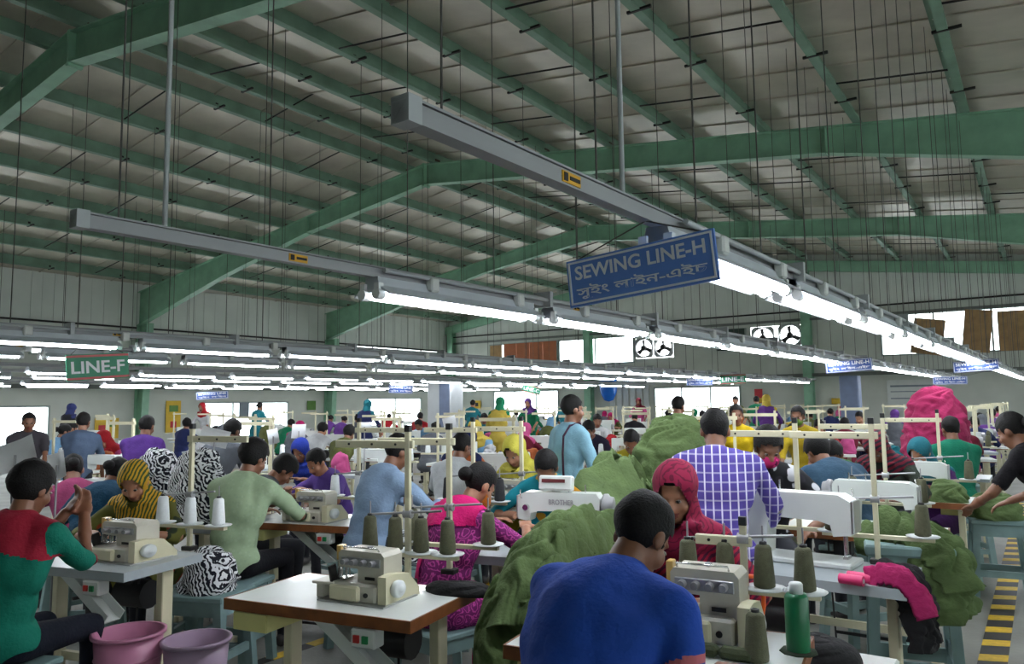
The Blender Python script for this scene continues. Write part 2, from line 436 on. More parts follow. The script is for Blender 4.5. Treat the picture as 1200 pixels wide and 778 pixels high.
for k, (z, t) in enumerate(((4.67, .05), (4.37, .09), (2.42, .12))):
    struct('trim_%d' % (3 + k), MB().box(((X_L + X_R) / 2, Y_G - .03, z), (X_R - X_L, .06, t)).mesh('girt', GIRT if k else DARKM), label='long horizontal rail across the end wall', cat='rail')
    struct('trim_%d' % (6 + k), MB().box((X_L + .03, (Y_B + Y_G) / 2, z - .65 if k < 2 else 2.2), (.06, Y_G - Y_B, t)).mesh('girt', GIRT if k else DARKM), label='long horizontal rail across the side wall', cat='rail')

# windows
FRAMEM = mat('window_frame_paint', (150, 160, 156), .5)
WN = [0]
def window(axis, const, a, b, z0, z1, cols, rows=1, inn=1, label=None):
    z0 -= DZ; z1 -= DZ
    WN[0] += 1
    w = bpy.data.objects.new('window_%d' % WN[0], None); COL.objects.link(w); tag(w, label, 'window', kind='structure')
    def bx(n, u0, u1, q0, q1, th, mt, off=0):
        c = ((u0 + u1) / 2, const + off, (q0 + q1) / 2) if axis == 'x' else (const + off, (u0 + u1) / 2, (q0 + q1) / 2)
        d = (u1 - u0, th, q1 - q0) if axis == 'x' else (th, u1 - u0, q1 - q0)
        return MB().box(c, d).build(n, mt, w)
    t = .05
    for u0, u1, q0, q1 in ((a, b, z0, z0 + t), (a, b, z1 - t, z1), (a, a + t, z0 + t, z1 - t), (b - t, b, z0 + t, z1 - t)): bx('window_frame', u0, u1, q0, q1, .08, FRAMEM, inn * .02)
    for i in range(1, cols): u = a + (b - a) * i / cols; bx('mullion', u - .025, u + .025, z0 + t, z1 - t, .06, FRAMEM, inn * .02)
    for j in range(1, rows): q = z0 + (z1 - z0) * j / rows; bx('transom', a + t, b - t, q - .02, q + .02, .05, FRAMEM, inn * .02)
    for i in range(cols):
        bx('pane', a + (b - a) * i / cols, a + (b - a) * (i + 1) / cols, z0 + .01, z1 - .01, .006, PANE, -inn * .03)
window('x', Y_G, -16.75, -13.25, 3.2, 4.3, 2, 1, -1, 'high bright window beside the twin fans in the end wall')
window('x', Y_G, -20.2, -16.8, .95, 2.2, 3, 1, -1, 'bright low window in the end wall corner')
window('x', Y_G, -12.45, -9.05, .95, 2.2, 3, 1, -1, 'bright low window in the end wall behind the blue signs')
window('x', Y_G, -4.3, 2.0, 3.05, 4.42, 4, 1, -1, 'high window band partly covered by hanging brown boards')
window('x', Y_G, -20.4, -16.8, 3.2, 4.3, 3, 1, -1, 'high window blocked with orange brown boards')
window('x', Y_G, -9.9, -8.75, 3.5, 4.3, 1, 1, -1, 'small dark covered window beside the fans')
window('y', X_L, 3.5, 10.2, .55, 1.75, 3, 1, 1, 'bright low window at the near end of the side wall')
window('y', X_L, 14.9, 18.4, .6, 1.82, 3, 1, 1, 'bright low window in the middle of the side wall')
window('y', X_L, 22.4, 25.7, .6, 1.95, 2, 1, 1, 'bright low window at the far end of the side wall')
for a, b, z0, z1 in L_OPEN[3:]: window('y', X_L, a, b, z0, z1, 4 if b - a > 4 else 2, 2, 1, 'narrow high window strip in the side wall')
for a, b, z0, z1 in R_OPEN: window('y', X_R, a, b, z0, z1, 3, 1, -1, 'window on the aisle side wall')

# boards in the window openings
OR = mat('orange_brown_board', (170, 98, 62), .7, 0, .12, 3); BR = mat('brown_card', (164, 130, 90), .8, 0, .18, 4); DG = mat('dark_green_board', (52, 66, 60), .7)
def board(x0, x1, z0, z1, m, label, tilt=0.0, slat=0, y=None):
    z0 -= DZ; z1 -= DZ
    y = Y_G - .06 if y is None else y
    t = thing('window_board', label, 'board', ((x0 + x1) / 2, y, z0)); t.rotation_euler = (0, tilt, 0)
    n = max(1, slat); w = (x1 - x0) / n
    for i in range(n): MB().box((x0 - (x0 + x1) / 2 + w * (i + .5), 0, (z1 - z0) / 2), (w - .012 if n > 1 else w, .02, z1 - z0)).build('board_sheet', m, t)
board(-20.35, -19.7, 3.2, 4.25, BR, 'narrow brown board in the corner of the high window')
board(-19.6, -16.85, 3.2, 4.28, OR, 'wide orange brown board blocking a high window', slat=4)
board(-9.85, -8.8, 3.5, 4.28, DG, 'dark green board blocking the small window by the fans')
board(-3.45, -2.55, 3.06, 4.2, BR, 'torn brown card in the high window above the lights', .16)
board(-2.0, -1.25, 3.06, 4.38, BR, 'crooked brown card hanging in the middle of the high window', .12)
board(-1.0, .55, 3.06, 4.28, BR, 'broad brown card in the right end of the high window')
board(.8, 1.9, 3.06, 4.38, BR, 'brown card beyond the broad one in the high window')
def lboard(y0, y1, z0, z1, m, label):
    z0 -= DZ; z1 -= DZ
    t = thing('window_board', label, 'board', (X_L + .09, (y0 + y1) / 2, z0))
    MB().box((0, 0, (z1 - z0) / 2), (.02, y1 - y0, z1 - z0)).build('board_sheet', m, t); return t
lboard(9.85, 10.9, 3.42, 3.72, OR, 'orange brown board in the high strip window on the side wall')

# exhaust fans
def fan(x, z, s, label):
    z -= DZ
    t = thing('exhaust_fan', label, 'fan', (x, Y_G - .02, z), 0, 'exhaust fans in the end wall')
    b = MB(); n = 24
    for i in range(4):
        a = (i % 2) * math.pi / 2; 
    o = []; ii = []
    for i in range(n):
        a = 2 * math.pi * i / n + math.pi / n; c, sn = math.cos(a), math.sin(a); k = s / max(abs(c), abs(sn)); o.append((c * k, sn * k)); ii.append((c * s * .9, sn * s * .9))
    vs = [(p[0], y, p[1]) for y in (-.06, .06) for p in o] + [(p[0], y, p[1]) for y in (-.06, .06) for p in ii]
    fs = []
    for i in range(n):
        j = (i + 1) % n
        fs += [(i, j, n + j, n + i), (2 * n + i, 3 * n + i, 3 * n + j, 2 * n + j), (i, 2 * n + i, 2 * n + j, j), (n + i, n + j, 3 * n + j, 3 * n + i)]
    b.add(vs, fs); b.build('fan_frame', GREYM, t)
    MB().cyl((0, -.1, 0), (0, .08, 0), s * .26, n=14).build('motor', DARKM, t)
    bl = MB()
    for k in range(3):
        a = k * 2.094 + .4; Mx = Euler((0, a, 0)).to_matrix().to_4x4()
        vs = [(.1 * s, -.02, -.1 * s), (.85 * s, -.05, -.22 * s), (.85 * s, .05, .2 * s), (.1 * s, .02, .1 * s)]
        bl_ = MB().add(vs, [(0, 1, 2, 3)], 0, False, Mx).add([(p[0], p[1] + .006, p[2]) for p in vs], [(3, 2, 1, 0)], 0, False, Mx); bl_.build('fan_blade', DARKM, t)
    g = MB()
    for k in range(-3, 4): g.box((0, .07, k * s * .27), (2 * s * math.sqrt(max(.05, .8 - (k * .27) ** 2)), .012, .02))
    for k in (-1, 1): g.box((k * .45 * s, .07, 0), (.02, .012, 1.5 * s))
    g.build('guard', GREYM, t)
fan(-12.82, 3.76, .38, 'square exhaust fan beside the high bright window'); fan(-12.0, 3.76, .38, 'second square exhaust fan from the high bright window')
fan(-8.15, 3.88, .4, 'square exhaust fan next to the dark green board'); fan(-7.2, 3.92, .4, 'square exhaust fan beside the green wall column')
# ================================================================== light rows, trays, signs
TUBE = emit('fluorescent_tube', (246, 250, 255), TUBE_POWER)
REFL = mat('reflector_enamel', (190, 196, 202), .35, 0, .05)
TRAYM = mat('tray_grey', (150, 152, 154), .5, .15, .1, 2)
CLEARP = mat('clear_holder', (225, 228, 228), .25)
STK = mat('yellow_sticker', (214, 160, 24), .5); INK = mat('black_ink', (24, 22, 20), .6)
WIREM = mat('hanger_wire_steel', (84, 82, 78), .5, .4)
def make_fixture():
    t = thing('tube_light', 'twin tube fluorescent light', 'light')
    b = MB(); b.prism([(-.035, .1), (.035, .1), (.05, .06), (.115, .02), (.11, .014), (.045, .05), (-.045, .05), (-.11, .014), (-.115, .02), (-.05, .06)], 0, 1.22, 'xz')
    b.box((0, .005, .065), (.08, .01, .07)); b.box((0, 1.215, .065), (.08, .01, .07)); b.build('reflector', REFL, t)
    for sx in (-1, 1):
        MB().cyl((sx * .045, .03, .018), (sx * .045, 1.19, .018), .016, n=8).build('tube', TUBE, t)
        for y in (.0, 1.22): MB().cyl((sx * .045, y - .02, .02), (sx * .045, y + .02, .02), .026, n=8).box((sx * .045, y, .045), (.03, .03, .05)).build('lamp_holder', CLEARP, t)
    
    for y in (.25, .97): MB().box((0, y, .098), (.05, .05, .012)).build('bracket', GREYM, t)
    return t
LROT = R(-1.5)
FIX0 = make_fixture()
def make_fixture_far():
    t = thing('tube_light', 'far', 'light')
    b = MB(); b.prism([(-.035, .1), (.035, .1), (.115, .02), (.05, .05), (-.05, .05), (-.115, .02)], 0, 1.22, 'xz'); b.build('reflector', REFL, t)
    MB().cyl((0, .0, .018), (0, 1.22, .018), .022, n=6).build('tube', TUBE, t); MB().box((0, .6, .098), (.05, .05, .012)).build('bracket', GREYM, t); return t
FIX1 = make_fixture_far()
ROWS = [ # x at y=0, first y, number, dz, label of lights, tray start
    (-1.06, 2.28, 16, 0, 'twin tube light in the row hanging behind the big SEWING LINE-H sign', 1.1),
    (-2.50, 2.42, 16, 0, 'twin tube light in the row with the long near tube beside the big blue sign', 1.15),
    (-6.15, .55, 16, 0, 'twin tube light in the row touching the green LINE-F sign', .2),
    (-7.85, .55, 15, 0, 'twin tube light in the row just beyond the LINE-F sign row', .2),
    (-11.3, 1.6, 14, 0, 'tube light in a middle row of the hall', 1.0),
    (-13.0, 2.4, 13, 0, 'tube light in a middle row near the ridge', 1.5),
    (-16.3, 3.6, 12, 0, 'tube light in a far row towards the windows', 3.0),
    (-18.0, 4.4, 12, 0, 'tube light in the far row nearest the side windows', 4.0)]
ZL = 2.04
rnd = random.Random(11)
wire_mesh = {}
def wire(h, r):
    k = (round(h, 1), r)
    if k not in wire_mesh: wire_mesh[k] = MB().cyl((0, 0, 0), (0, 0, k[0]), r, n=4, caps=False).mesh('hanger_wire', WIREM)
    return wire_mesh[k]
for ri, (x0, y0, n, dz, lab, ty) in enumerate(ROWS):
    far = ri > 3; step = 1.42 if ri < 4 else 1.55
    px = lambda y: x0 - math.sin(LROT) * y
    L = n * step + y0 - ty + .5
    tr = thing('cable_tray', ['grey cable box over the row behind the SEWING LINE-H sign', 'grey cable box over the row with the long near tube', 'grey cable box over the LINE-F sign row',
               'grey cable box just beyond the LINE-F sign row', 'thin cable box over a middle light row', 'thin cable box over the light row near the ridge', 'thin cable box over a light row towards the side windows', 'thin cable box over the light row nearest the side windows'][ri], 'cable tray', (px(ty), ty, ZL + dz + .1), LROT)
    b = MB(); hh = .042
    b.box((0, L / 2, hh / 2), (.042, L, hh)); b.build('tray_body', TRAYM, tr)
    lid = MB().box((0, L / 2, hh + .006), (.048, L, .006)); lid.build('lid', TRAYM, tr)
    if ri < 4:
        end = MB().box((0, .02, hh / 2 + .005), (.05, .04, hh + .016)); end.build('end_box', GREYM, tr)
        cond = MB().cyl((.05, 1.3, .03), (.05, L, .03), .011, n=6); cond.build('conduit', GREYM, tr)
        for k in range(int(L / .71)):
            if k % 2 and k > 1: MB().box((.012, .5 + k * .71, .035), (.12, .03, .09)).build('strap', GREYM, tr)
            if k > 1: MB().box((.05, .2 + k * .71, .0), (.045, .06, .07), bev=.008).build('socket_box', mat('socket_white', (200, 202, 198), .5), tr)
        for y in ((.62,) if ri == 0 else (.85, 3.0)):
            st = MB().box((.0225, y, .021), (.004, .09, .03)); o = st.build('warning_sticker', STK, tr)
            MB().box((.0255, y - .03, .021), (.002, .018, .022)).box((.0255, y + .015, .021), (.002, .05, .01)).build('sticker_print', INK, o)
    for k in range(int(L / (.71 if ri < 2 else 1.42))):
        y = .12 + k * (.71 if ri < 2 else 1.42) + rnd.uniform(-.1, .1)
        wx = px(ty + y)
        h = zt(wx) - (ZL + .26)
        put('hanger_wire', wire(h, .0035 if ri < 2 else .005), tr, (rnd.choice((-.015, .015)), y, .04))
    if ri < 4: 
        put('hanger_rod', MB().cyl((0, 0, 0), (0, 0, zt(px(ty)) - ZL - .2), .009, n=6).mesh('hanger_rod', GREYM), tr, (0, .95 if ri == 0 else .3, .045))
    for k in range(n):
        y = y0 + k * step
        if y > Y_G - 2: break
        near = y < 9 and ri < 4
        f = dup(FIX0 if near else FIX1, (px(y), y, ZL + dz + rnd.uniform(-.003, .003)), LROT, lab, 'fluorescent lights row %s' % 'ABCDEFGH'[ri])
        if k == 0 and ri < 2: f['label'] = ('twin tube light directly behind the big SEWING LINE-H sign', 'twin tube light heading its row, with bare cable box before it')[ri]
        if k == 1 and ri < 2: f['label'] = ('second twin tube light along from the big SEWING LINE-H sign', 'second twin tube light of the row under the near yellow sticker box')[ri]
kill(FIX0); kill(FIX1)

# hanging signs
def text_mesh(body, size, mtl, ext=.002, align='CENTER'):
    c = bpy.data.curves.new('lettering', 'FONT'); c.body = body; c.size = size; c.extrude = ext; c.align_x = align; c.align_y = 'CENTER'; c.resolution_u = 3
    o = bpy.data.objects.new('tmp', c); COL.objects.link(o)
    dg = bpy.context.evaluated_depsgraph_get(); me = bpy.data.meshes.new_from_object(o.evaluated_get(dg)); me.name = 'lettering'
    bpy.data.objects.remove(o); me.materials.clear(); me.materials.append(mtl)
    n = len(me.vertices); a = np.empty(n * 3); me.vertices.foreach_get('co', a); a = a.reshape(-1, 3)
    return me, (a.min(0) if n else np.zeros(3)), (a.max(0) if n else np.zeros(3))
def lettering(parent, body, cx, cz, w, h, mtl, y=-.012, bold=0.0):
    me, lo, hi = text_mesh(body, 1.0, mtl, .002)
    if bold:
        c = bpy.data.curves.new('lettering', 'FONT'); c.body = body; c.size = 1.0; c.extrude = .002; c.offset = bold; c.resolution_u = 3
        o = bpy.data.objects.new('tmp', c); COL.objects.link(o); dg = bpy.context.evaluated_depsgraph_get()
        me = bpy.data.meshes.new_from_object(o.evaluated_get(dg)); bpy.data.objects.remove(o); me.materials.clear(); me.materials.append(mtl)
    n = len(me.vertices)
    if not n: return None
    a = np.empty(n * 3); me.vertices.foreach_get('co', a); a = a.reshape(-1, 3); lo, hi = a.min(0), a.max(0)
    b = np.empty_like(a)
    b[:, 0] = (a[:, 0] - (lo[0] + hi[0]) / 2) / (hi[0] - lo[0]) * w + cx
    b[:, 2] = (a[:, 1] - (lo[1] + hi[1]) / 2) / (hi[1] - lo[1]) * h + cz
    b[:, 1] = y - a[:, 2] * .5
    me.vertices.foreach_set('co', b.ravel()); me.update()
    return put('lettering', me, parent)
SIGNW = mat('sign_white', (226, 228, 232), .5, 0, .02); SIGNB = mat('sign_blue', (92, 132, 208), .4, 0, .08, 8); SIGNB2 = mat('far_sign_blue', (48, 76, 142), .4, 0, .08, 8); SIGNG = mat('sign_green', (30, 128, 92), .45, 0, .06); SIGNR = mat('sign_red', (196, 84, 88), .5)  # near sign blue has brightness added for its dimly lit face; far blue has none
def sign(loc, rz, w, h, roll, label, blue, en, bn=None, tilt=0.0, row=0):
    loc = (loc[0], loc[1], loc[2] - .08); tx = ROWS[row][0] - math.sin(LROT) * loc[1]; up = ZL + .102 - loc[2]
    t = thing('hanging_sign', label, 'sign', loc); t.rotation_euler = Euler((tilt, roll, rz))
    MB().box((0, 0, 0), (w, .012, h)).build('sign_board', blue, t)
    if bn is not None:
        fr = MB(); e = .006 * w / .5
        fr.box((0, -.0075, h / 2 - e * 1.6), (w - 2 * e, .003, e)); fr.box((0, -.0075, -h / 2 + e * 1.6), (w - 2 * e, .003, e))
        fr.box((-w / 2 + e * 1.6, -.0075, 0), (e, .003, h - 3 * e)); fr.box((w / 2 - e * 1.6, -.0075, 0), (e, .003, h - 3 * e)); fr.build('border', SIGNW, t)
        lettering(t, en, 0, h * .2, w * .88, h * .29, SIGNW, -.008, .018)
        lettering(t, bn, 0, -h * .22, w * .88, h * .3, SIGNW, -.008, .012)
    else:
        if blue is SIGNG:
            st = MB(); st.box((0, -.0075, h / 2 - h * .08), (w, .003, h * .08)); st.box((0, -.0075, -h / 2 + h * .08), (w, .003, h * .08)); st.build('stripe', SIGNR, t)
        lettering(t, en, 0, 0, w * .86, h * .46, SIGNW, -.008, .02)
    for s in (-1, 1): MB().cyl((s * w * .42, 0, h / 2), Euler((tilt, roll, rz)).to_matrix().inverted() @ Vector((tx - loc[0], 0, up)), .0025, n=4).build('hanger', WIREM, t)
    return t
BN_0 = '\u09b8\u09c1\u0987\u0982 \u09b2\u09be\u0987\u09a8'; BN_H = '\u09b8\u09c1\u0987\u0982 \u09b2\u09be\u0987\u09a8-\u098f\u0987\u099a'; BN_F = '\u09b8\u09c1\u0987\u0982 \u09b2\u09be\u0987\u09a8-\u098f\u09ab'
sign((-1.03, 2.2, 2.066), 0, .515, .158, R(-5.0), 'big blue SEWING LINE-H sign with white Bengali lettering', SIGNB, 'SEWING LINE-H', BN_H, 0, 0)
sign((-5.95, 3.0, 1.97), R(90), .47, .2, R(-5), 'green LINE-F sign with red stripes', SIGNG, 'LINE-F', None, 0, 2)
sign((-2.02, 10.5, 2.08), 0, .56, .16, R(-3), 'blue SEWING LINE sign hanging in front of the blue grey pillar', SIGNB2, 'SEWING LINE-H', BN_H, 0, 1)
sign((-.75, 12.6, 2.1), 0, .56, .16, R(-3), 'dark blue sewing line sign at the end of the bright tube row', SIGNB2, 'SEWING LINE-H', BN_H, 0, 0)
sign((-5.93, 15.5, 2.06), 0, .58, .17, 0, 'blue SEWING LINE-F sign in front of the low end window', SIGNB2, 'SEWING LINE-F', BN_F, 0, 2)
sign((-5.35, 15.9, 2.1), 0, .55, .2, 0, 'green LINE-E sign half hidden behind a blue sign', SIGNG, 'LINE-E', None, 0, 2)
sign((-12.7, 13.6, 2.02), R(20), .62, .2, R(3), 'small blue sign hanging far off before the side windows', SIGNB2, 'SEWING LINE', BN_0, 0, 5)
sign((-10.9, 16.6, 2.0), R(15), .5, .2, R(14), 'crooked green LINE-C sign hanging among the far lights', SIGNG, 'LINE-C', None, 0, 4)
sign((-17.6, 11.8, 1.95), R(40), .8, .2, R(-3), 'long blue sign hanging before the middle side window', SIGNB2, 'SEWING LINE', BN_0, 0, 7)
sign((-1.5, 17.5, 2.0), 0, .6, .16, 0, 'small far blue sign below the end of the bright tube row', SIGNB2, 'SEWING LINE-H', BN_H, 0, 0)
# ================================================================== sewing-room furniture
LAM = mat('white_laminate', (214, 218, 214), .3, 0, .05, 4, coat=.2); LAMG = mat('grey_laminate', (164, 172, 176), .35, 0, .08, 5)
WEDGE = mat('brown_wood_edge', (128, 74, 36), .55, 0, .2, 14); CREAM = mat('cream_enamel', (206, 200, 170), .45, 0, .08, 5)
CREAMY = mat('yellow_cream_plastic', (214, 208, 140), .5, 0, .05); MACH = mat('machine_grey_enamel', (196, 192, 178), .35, 0, .06, 6, coat=.2)
MACHW = mat('machine_white_enamel', (212, 216, 212), .3, 0, .04, 6, coat=.3); CHROME = mat('chrome', (205, 205, 205), .18, 1.0, 0)
KNOB = mat('knob_grey', (150, 150, 152), .4, .2, .05); REDP = mat('red_plastic', (196, 44, 40), .4); GRNP = mat('green_plastic', (30, 140, 80), .4)
STOOLM = mat('stool_blue_grey_paint', (120, 146, 146), .6, 0, .12, 8); DARKP = mat('black_plastic', (26, 26, 28), .5)
OLIVE = mat('olive_thread', (88, 88, 66), .8, 0, .12, 60, .25, 260); WHTH = mat('white_thread', (226, 230, 232), .8, 0, .04, 60, .2, 260); BLKTH = mat('black_thread', (34, 34, 38), .8, 0, .1, 60, .2, 260)
GREENCL = mat('green_garment_cloth', (88, 106, 66), .9, 0, .16, 7, .35, 60, spec=.2)
ZEBRA = pattern('zebra_cloth', 'zebra', [(24, 26, 36), (222, 224, 226)], 17, .85, (0.3, .5, .2), 9.0, .48)
ZEBRA2 = pattern('thin_striped_cloth', 'zebra', [(30, 32, 44), (214, 216, 220)], 26, .85, (0.1, 1.2, .6), 5.0, .5)
PINKCL = mat('hot_pink_cloth', (176, 30, 98), .85, 0, .14, 8, .3, 50); BLKCL = mat('black_cloth', (24, 23, 26), .9, 0, .1, 8, .3, 50)
PAPER = mat('white_paper', (220, 222, 224), .7, 0, .03)
TT = .77

def part(b, n, m, t): return b.build(n, m, t)
def make_table(top, edge, drawer=True):
    t = thing('sewing_table', 'x', 'table'); W, D = .92, .52
    part(MB().box((0, 0, TT - .016), (W - .012, D - .012, .032)), 'table_top', top, t)
    e = MB()
    for sy in (-1, 1): e.box((0, sy * (D / 2 - .003), TT - .022), (W, .008, .045))
    for sx in (-1, 1): e.box((sx * (W / 2 - .003), 0, TT - .022), (.008, D - .01, .045))
    part(e, 'edge_band', edge, t)
    for sx in (-1, 1):
        x = sx * .38
        part(MB().box((x, .08, .37), (.045, .075, .70), bev=.004), 'leg', CREAM, t)
        part(MB().box((x, .03, .02), (.05, .46, .035), bev=.006), 'foot', CREAM, t)
        part(MB().box((x, .0, TT - .045), (.045, .4, .025)), 'bracket', CREAM, t)
        part(MB().cyl((x - .03 * sx, .08, .3), (x + .032 * sx, .08, .3), .012, n=8), 'bolt', DARKP, t)
    part(MB().box((0, .1, .2), (.72, .03, .045)), 'crossbar', CREAM, t)
    part(MB().box((0, -.02, .11), (.34, .2, .018), rot=(.25, 0, 0)), 'treadle', DARKP, t)
    part(MB().cyl((.16, .1, .1), (.18, .1, .7), .006, n=5), 'pull_rod', DARKP, t)
    part(MB().cyl((.02, .14, .56), (.22, .14, .56), .075, n=14).box((.08, .14, .66), (.1, .1, .1)), 'motor', DARKP, t)
    sb = part(MB().box((.25, -.235, TT - .085), (.11, .07, .07), bev=.006), 'switch_box', MACHW, t)
    part(MB().box((.225, -.273, TT - .085), (.025, .01, .028)), 'stop_button', REDP, sb); part(MB().box((.265, -.273, TT - .085), (.025, .01, .028)), 'start_button', GRNP, sb)
    ch = MB(); Mx = Matrix.Translation((-.06, -.14, TT - .05)) @ Euler((0, .62, 0)).to_matrix().to_4x4()
    ch.box((.19, 0, -.0), (.4, .1, .008), M=Mx); ch.box((.19, -.05, .025), (.4, .006, .055), M=Mx); ch.box((.19, .05, .025), (.4, .006, .055), M=Mx); part(ch, 'waste_chute', MACHW, t)
    if drawer:
        d = MB(); d.box((-.32, -.12, TT - .115), (.17, .27, .012)); d.box((-.32, -.252, TT - .085), (.17, .01, .07)); d.box((-.32, .012, TT - .085), (.17, .01, .07))
        d.box((-.405, -.12, TT - .085), (.01, .27, .07)); d.box((-.235, -.12, TT - .085), (.01, .27, .07)); part(d, 'drawer', CREAMY, t)
    return t
def make_table_far(top, edge):
    t = thing('sewing_table', 'x', 'table'); W, D = .92, .52
    part(MB().box((0, 0, TT - .016), (W, D, .032)), 'table_top', top, t); 
    part(MB().box((0, 0, TT - .036), (W - .02, D - .02, .012)), 'edge_band', edge, t)
    for sx in (-1, 1): part(MB().box((sx * .38, .08, .37), (.05, .075, .70)), 'leg', CREAM, t); part(MB().box((sx * .38, .03, .02), (.05, .46, .035)), 'foot', CREAM, t)
    part(MB().box((0, .1, .2), (.72, .03, .045)), 'crossbar', CREAM, t); return t

def make_overlock():
    t = thing('overlock_machine', 'x', 'sewing machine')
    b = MB(); b.box((-.015, .01, .055), (.29, .22, .11), bev=.012)
    b.prism([(-.02, .1), (.145, .1), (.145, .265), (.125, .29), (-.13, .29), (-.145, .27), (-.145, .19), (-.02, .185)], -.05, .11, 'xz'); part(b, 'body', MACH, t)
    part(MB().box((-.055, -.112, .055), (.19, .03, .09), bev=.01), 'looper_cover', CREAM, t)
    p = MB(); p.box((-.2, -.03, .098), (.14, .17, .016), bev=.004); p.box((-.245, -.03, .046), (.05, .1, .092), bev=.006); part(p, 'cloth_plate', MACH, t)
    part(MB().prism([(-.1, .0), (.2, .0), (.2, .04), (.1, .15), (-.02, .17), (-.1, .165)], .145, .195, 'yz'), 'belt_cover', CREAM, t)
    part(MB().lathe([(.0, 0), (.046, .0), (.05, .008), (.05, .028), (.042, .036), (.02, .036), (.018, .044), (0, .044)], (.195, -.02, .085), 20, rot=(0, math.pi / 2, 0)), 'handwheel', WHITEM, t)
    kp = part(MB().box((.0, -.053, .228), (.25, .008, .05), bev=.003), 'tension_panel', ALU, t)
    for k in range(4): part(MB().cyl((-.09 + k * .058, -.055, .228), (-.09 + k * .058, -.09, .228), .019, .016, n=12), 'tension_knob', KNOB, kp)
    part(MB().tube([(-.12, -.03, .29), (-.12, -.045, .31), (.1, -.045, .31), (.1, -.03, .29)], .005), 'thread_rail', CHROME, t)
    part(MB().cyl((.0, .03, .285), (.0, .03, .305), .016, n=10), 'oil_cap', KNOB, t)
    part(MB().box((-.15, -.02, .27), (.03, .05, .09), bev=.004), 'eye_guard', mat('amber_plastic', (206, 170, 96), .3), t)
    n = MB(); n.cyl((-.125, -.01, .2), (-.125, -.01, .12), .008, n=6); n.cyl((-.105, -.01, .2), (-.105, -.01, .13), .005, n=6); n.box((-.12, -.02, .117), (.05, .07, .012)); n.box((-.15, -.03, .17), (.012, .03, .1)); part(n, 'needle_bar', CHROME, t)
    part(MB().box((-.155, -.08, .145), (.012, .05, .12), rot=(.2, 0, 0)), 'thread_take_up', DARKM, t)
    part(MB().box((.06, -.054, .135), (.06, .004, .018)), 'name_plate', DARKM, t)
    part(MB().cyl((.07, -.098, .05), (.07, -.105, .05), .014, n=10), 'oil_window', DARKP, t)
    part(MB().box((0, .01, .004), (.42, .3, .008)), 'base_plate', ALU, t)
    return t
def make_lockstitch(panel=False, brand=False):
    t = thing('lockstitch_machine', 'x', 'sewing machine')
    part(MB().box((.0, 0, .012), (.5, .18, .024), bev=.006), 'bed', MACHW, t)
    b = MB(); b.prism([(.1, .02), (.245, .02), (.245, .255), (.225, .285), (-.2, .285), (-.245, .26), (-.245, .13), (-.175, .12), (-.165, .165), (-.12, .178), (.06, .182), (.09, .16)], -.055, .055, 'xz'); part(b, 'arm', MACHW, t)
    part(MB().box((-.25, 0, .2), (.012, .1, .13), bev=.004), 'face_plate', ALU, t)
    part(MB().lathe([(0, 0), (.045, 0), (.066, .008), (.068, .03), (.055, .04), (.05, .062), (.03, .066), (0, .066)], (.25, 0, .215), 20, rot=(0, math.pi / 2, 0)), 'handwheel', KNOB, t)
    n = MB(); n.cyl((-.21, 0, .13), (-.21, 0, .05), .007, n=6); n.cyl((-.21, .02, .13), (-.21, .02, .045), .006, n=6); n.box((-.21, 0, .035), (.02, .05, .01)); part(n, 'needle_bar', CHROME, t)
    part(MB().cyl((-.19, -.055, .2), (-.19, -.085, .2), .017, n=10), 'tension_disc', CHROME, t)
    part(MB().tube([(-.222, -.058, .25), (-.222, -.075, .262), (-.222, -.07, .3)], .004), 'thread_lever', CHROME, t)
    part(MB().cyl((.17, -.055, .08), (.17, -.08, .08), .02, n=10), 'stitch_dial', KNOB, t)
    part(MB().cyl((.05, 0, .285), (.05, 0, .33), .004, n=5).cyl((.15, 0, .285), (.15, 0, .33), .004, n=5), 'thread_pin', CHROME, t)
    if panel:
        p = part(MB().box((-.02, -.01, .335), (.2, .06, .085), rot=(-.2, 0, 0), bev=.008), 'control_panel', MACHW, t)
        part(MB().box((-.03, -.042, .352), (.14, .004, .02), rot=(-.2, 0, 0)), 'display', mat('display_red', (96, 40, 44), .3), p)
        part(MB().box((.03, -.036, .322), (.06, .004, .02), rot=(-.2, 0, 0)), 'keypad', KNOB, p)
        part(MB().box((-.02, 0, .29), (.05, .04, .03)), 'panel_bracket', MACHW, t)
    if brand: lettering(t, 'BROTHER', .02, .232, .15, .03, KNOB, -.0565, .01)
    return t
def make_machine_far():
    t = thing('lockstitch_machine', 'x', 'sewing machine')
    part(MB().box((.0, 0, .012), (.5, .18, .024)), 'bed', MACHW, t)
    part(MB().prism([(.1, .02), (.245, .02), (.245, .285), (-.245, .285), (-.245, .12), (-.17, .12), (-.16, .18), (.09, .18)], -.055, .055, 'xz'), 'arm', MACHW, t)
    part(MB().cyl((.25, 0, .215), (.3, 0, .215), .065, n=10), 'handwheel', KNOB, t); return t
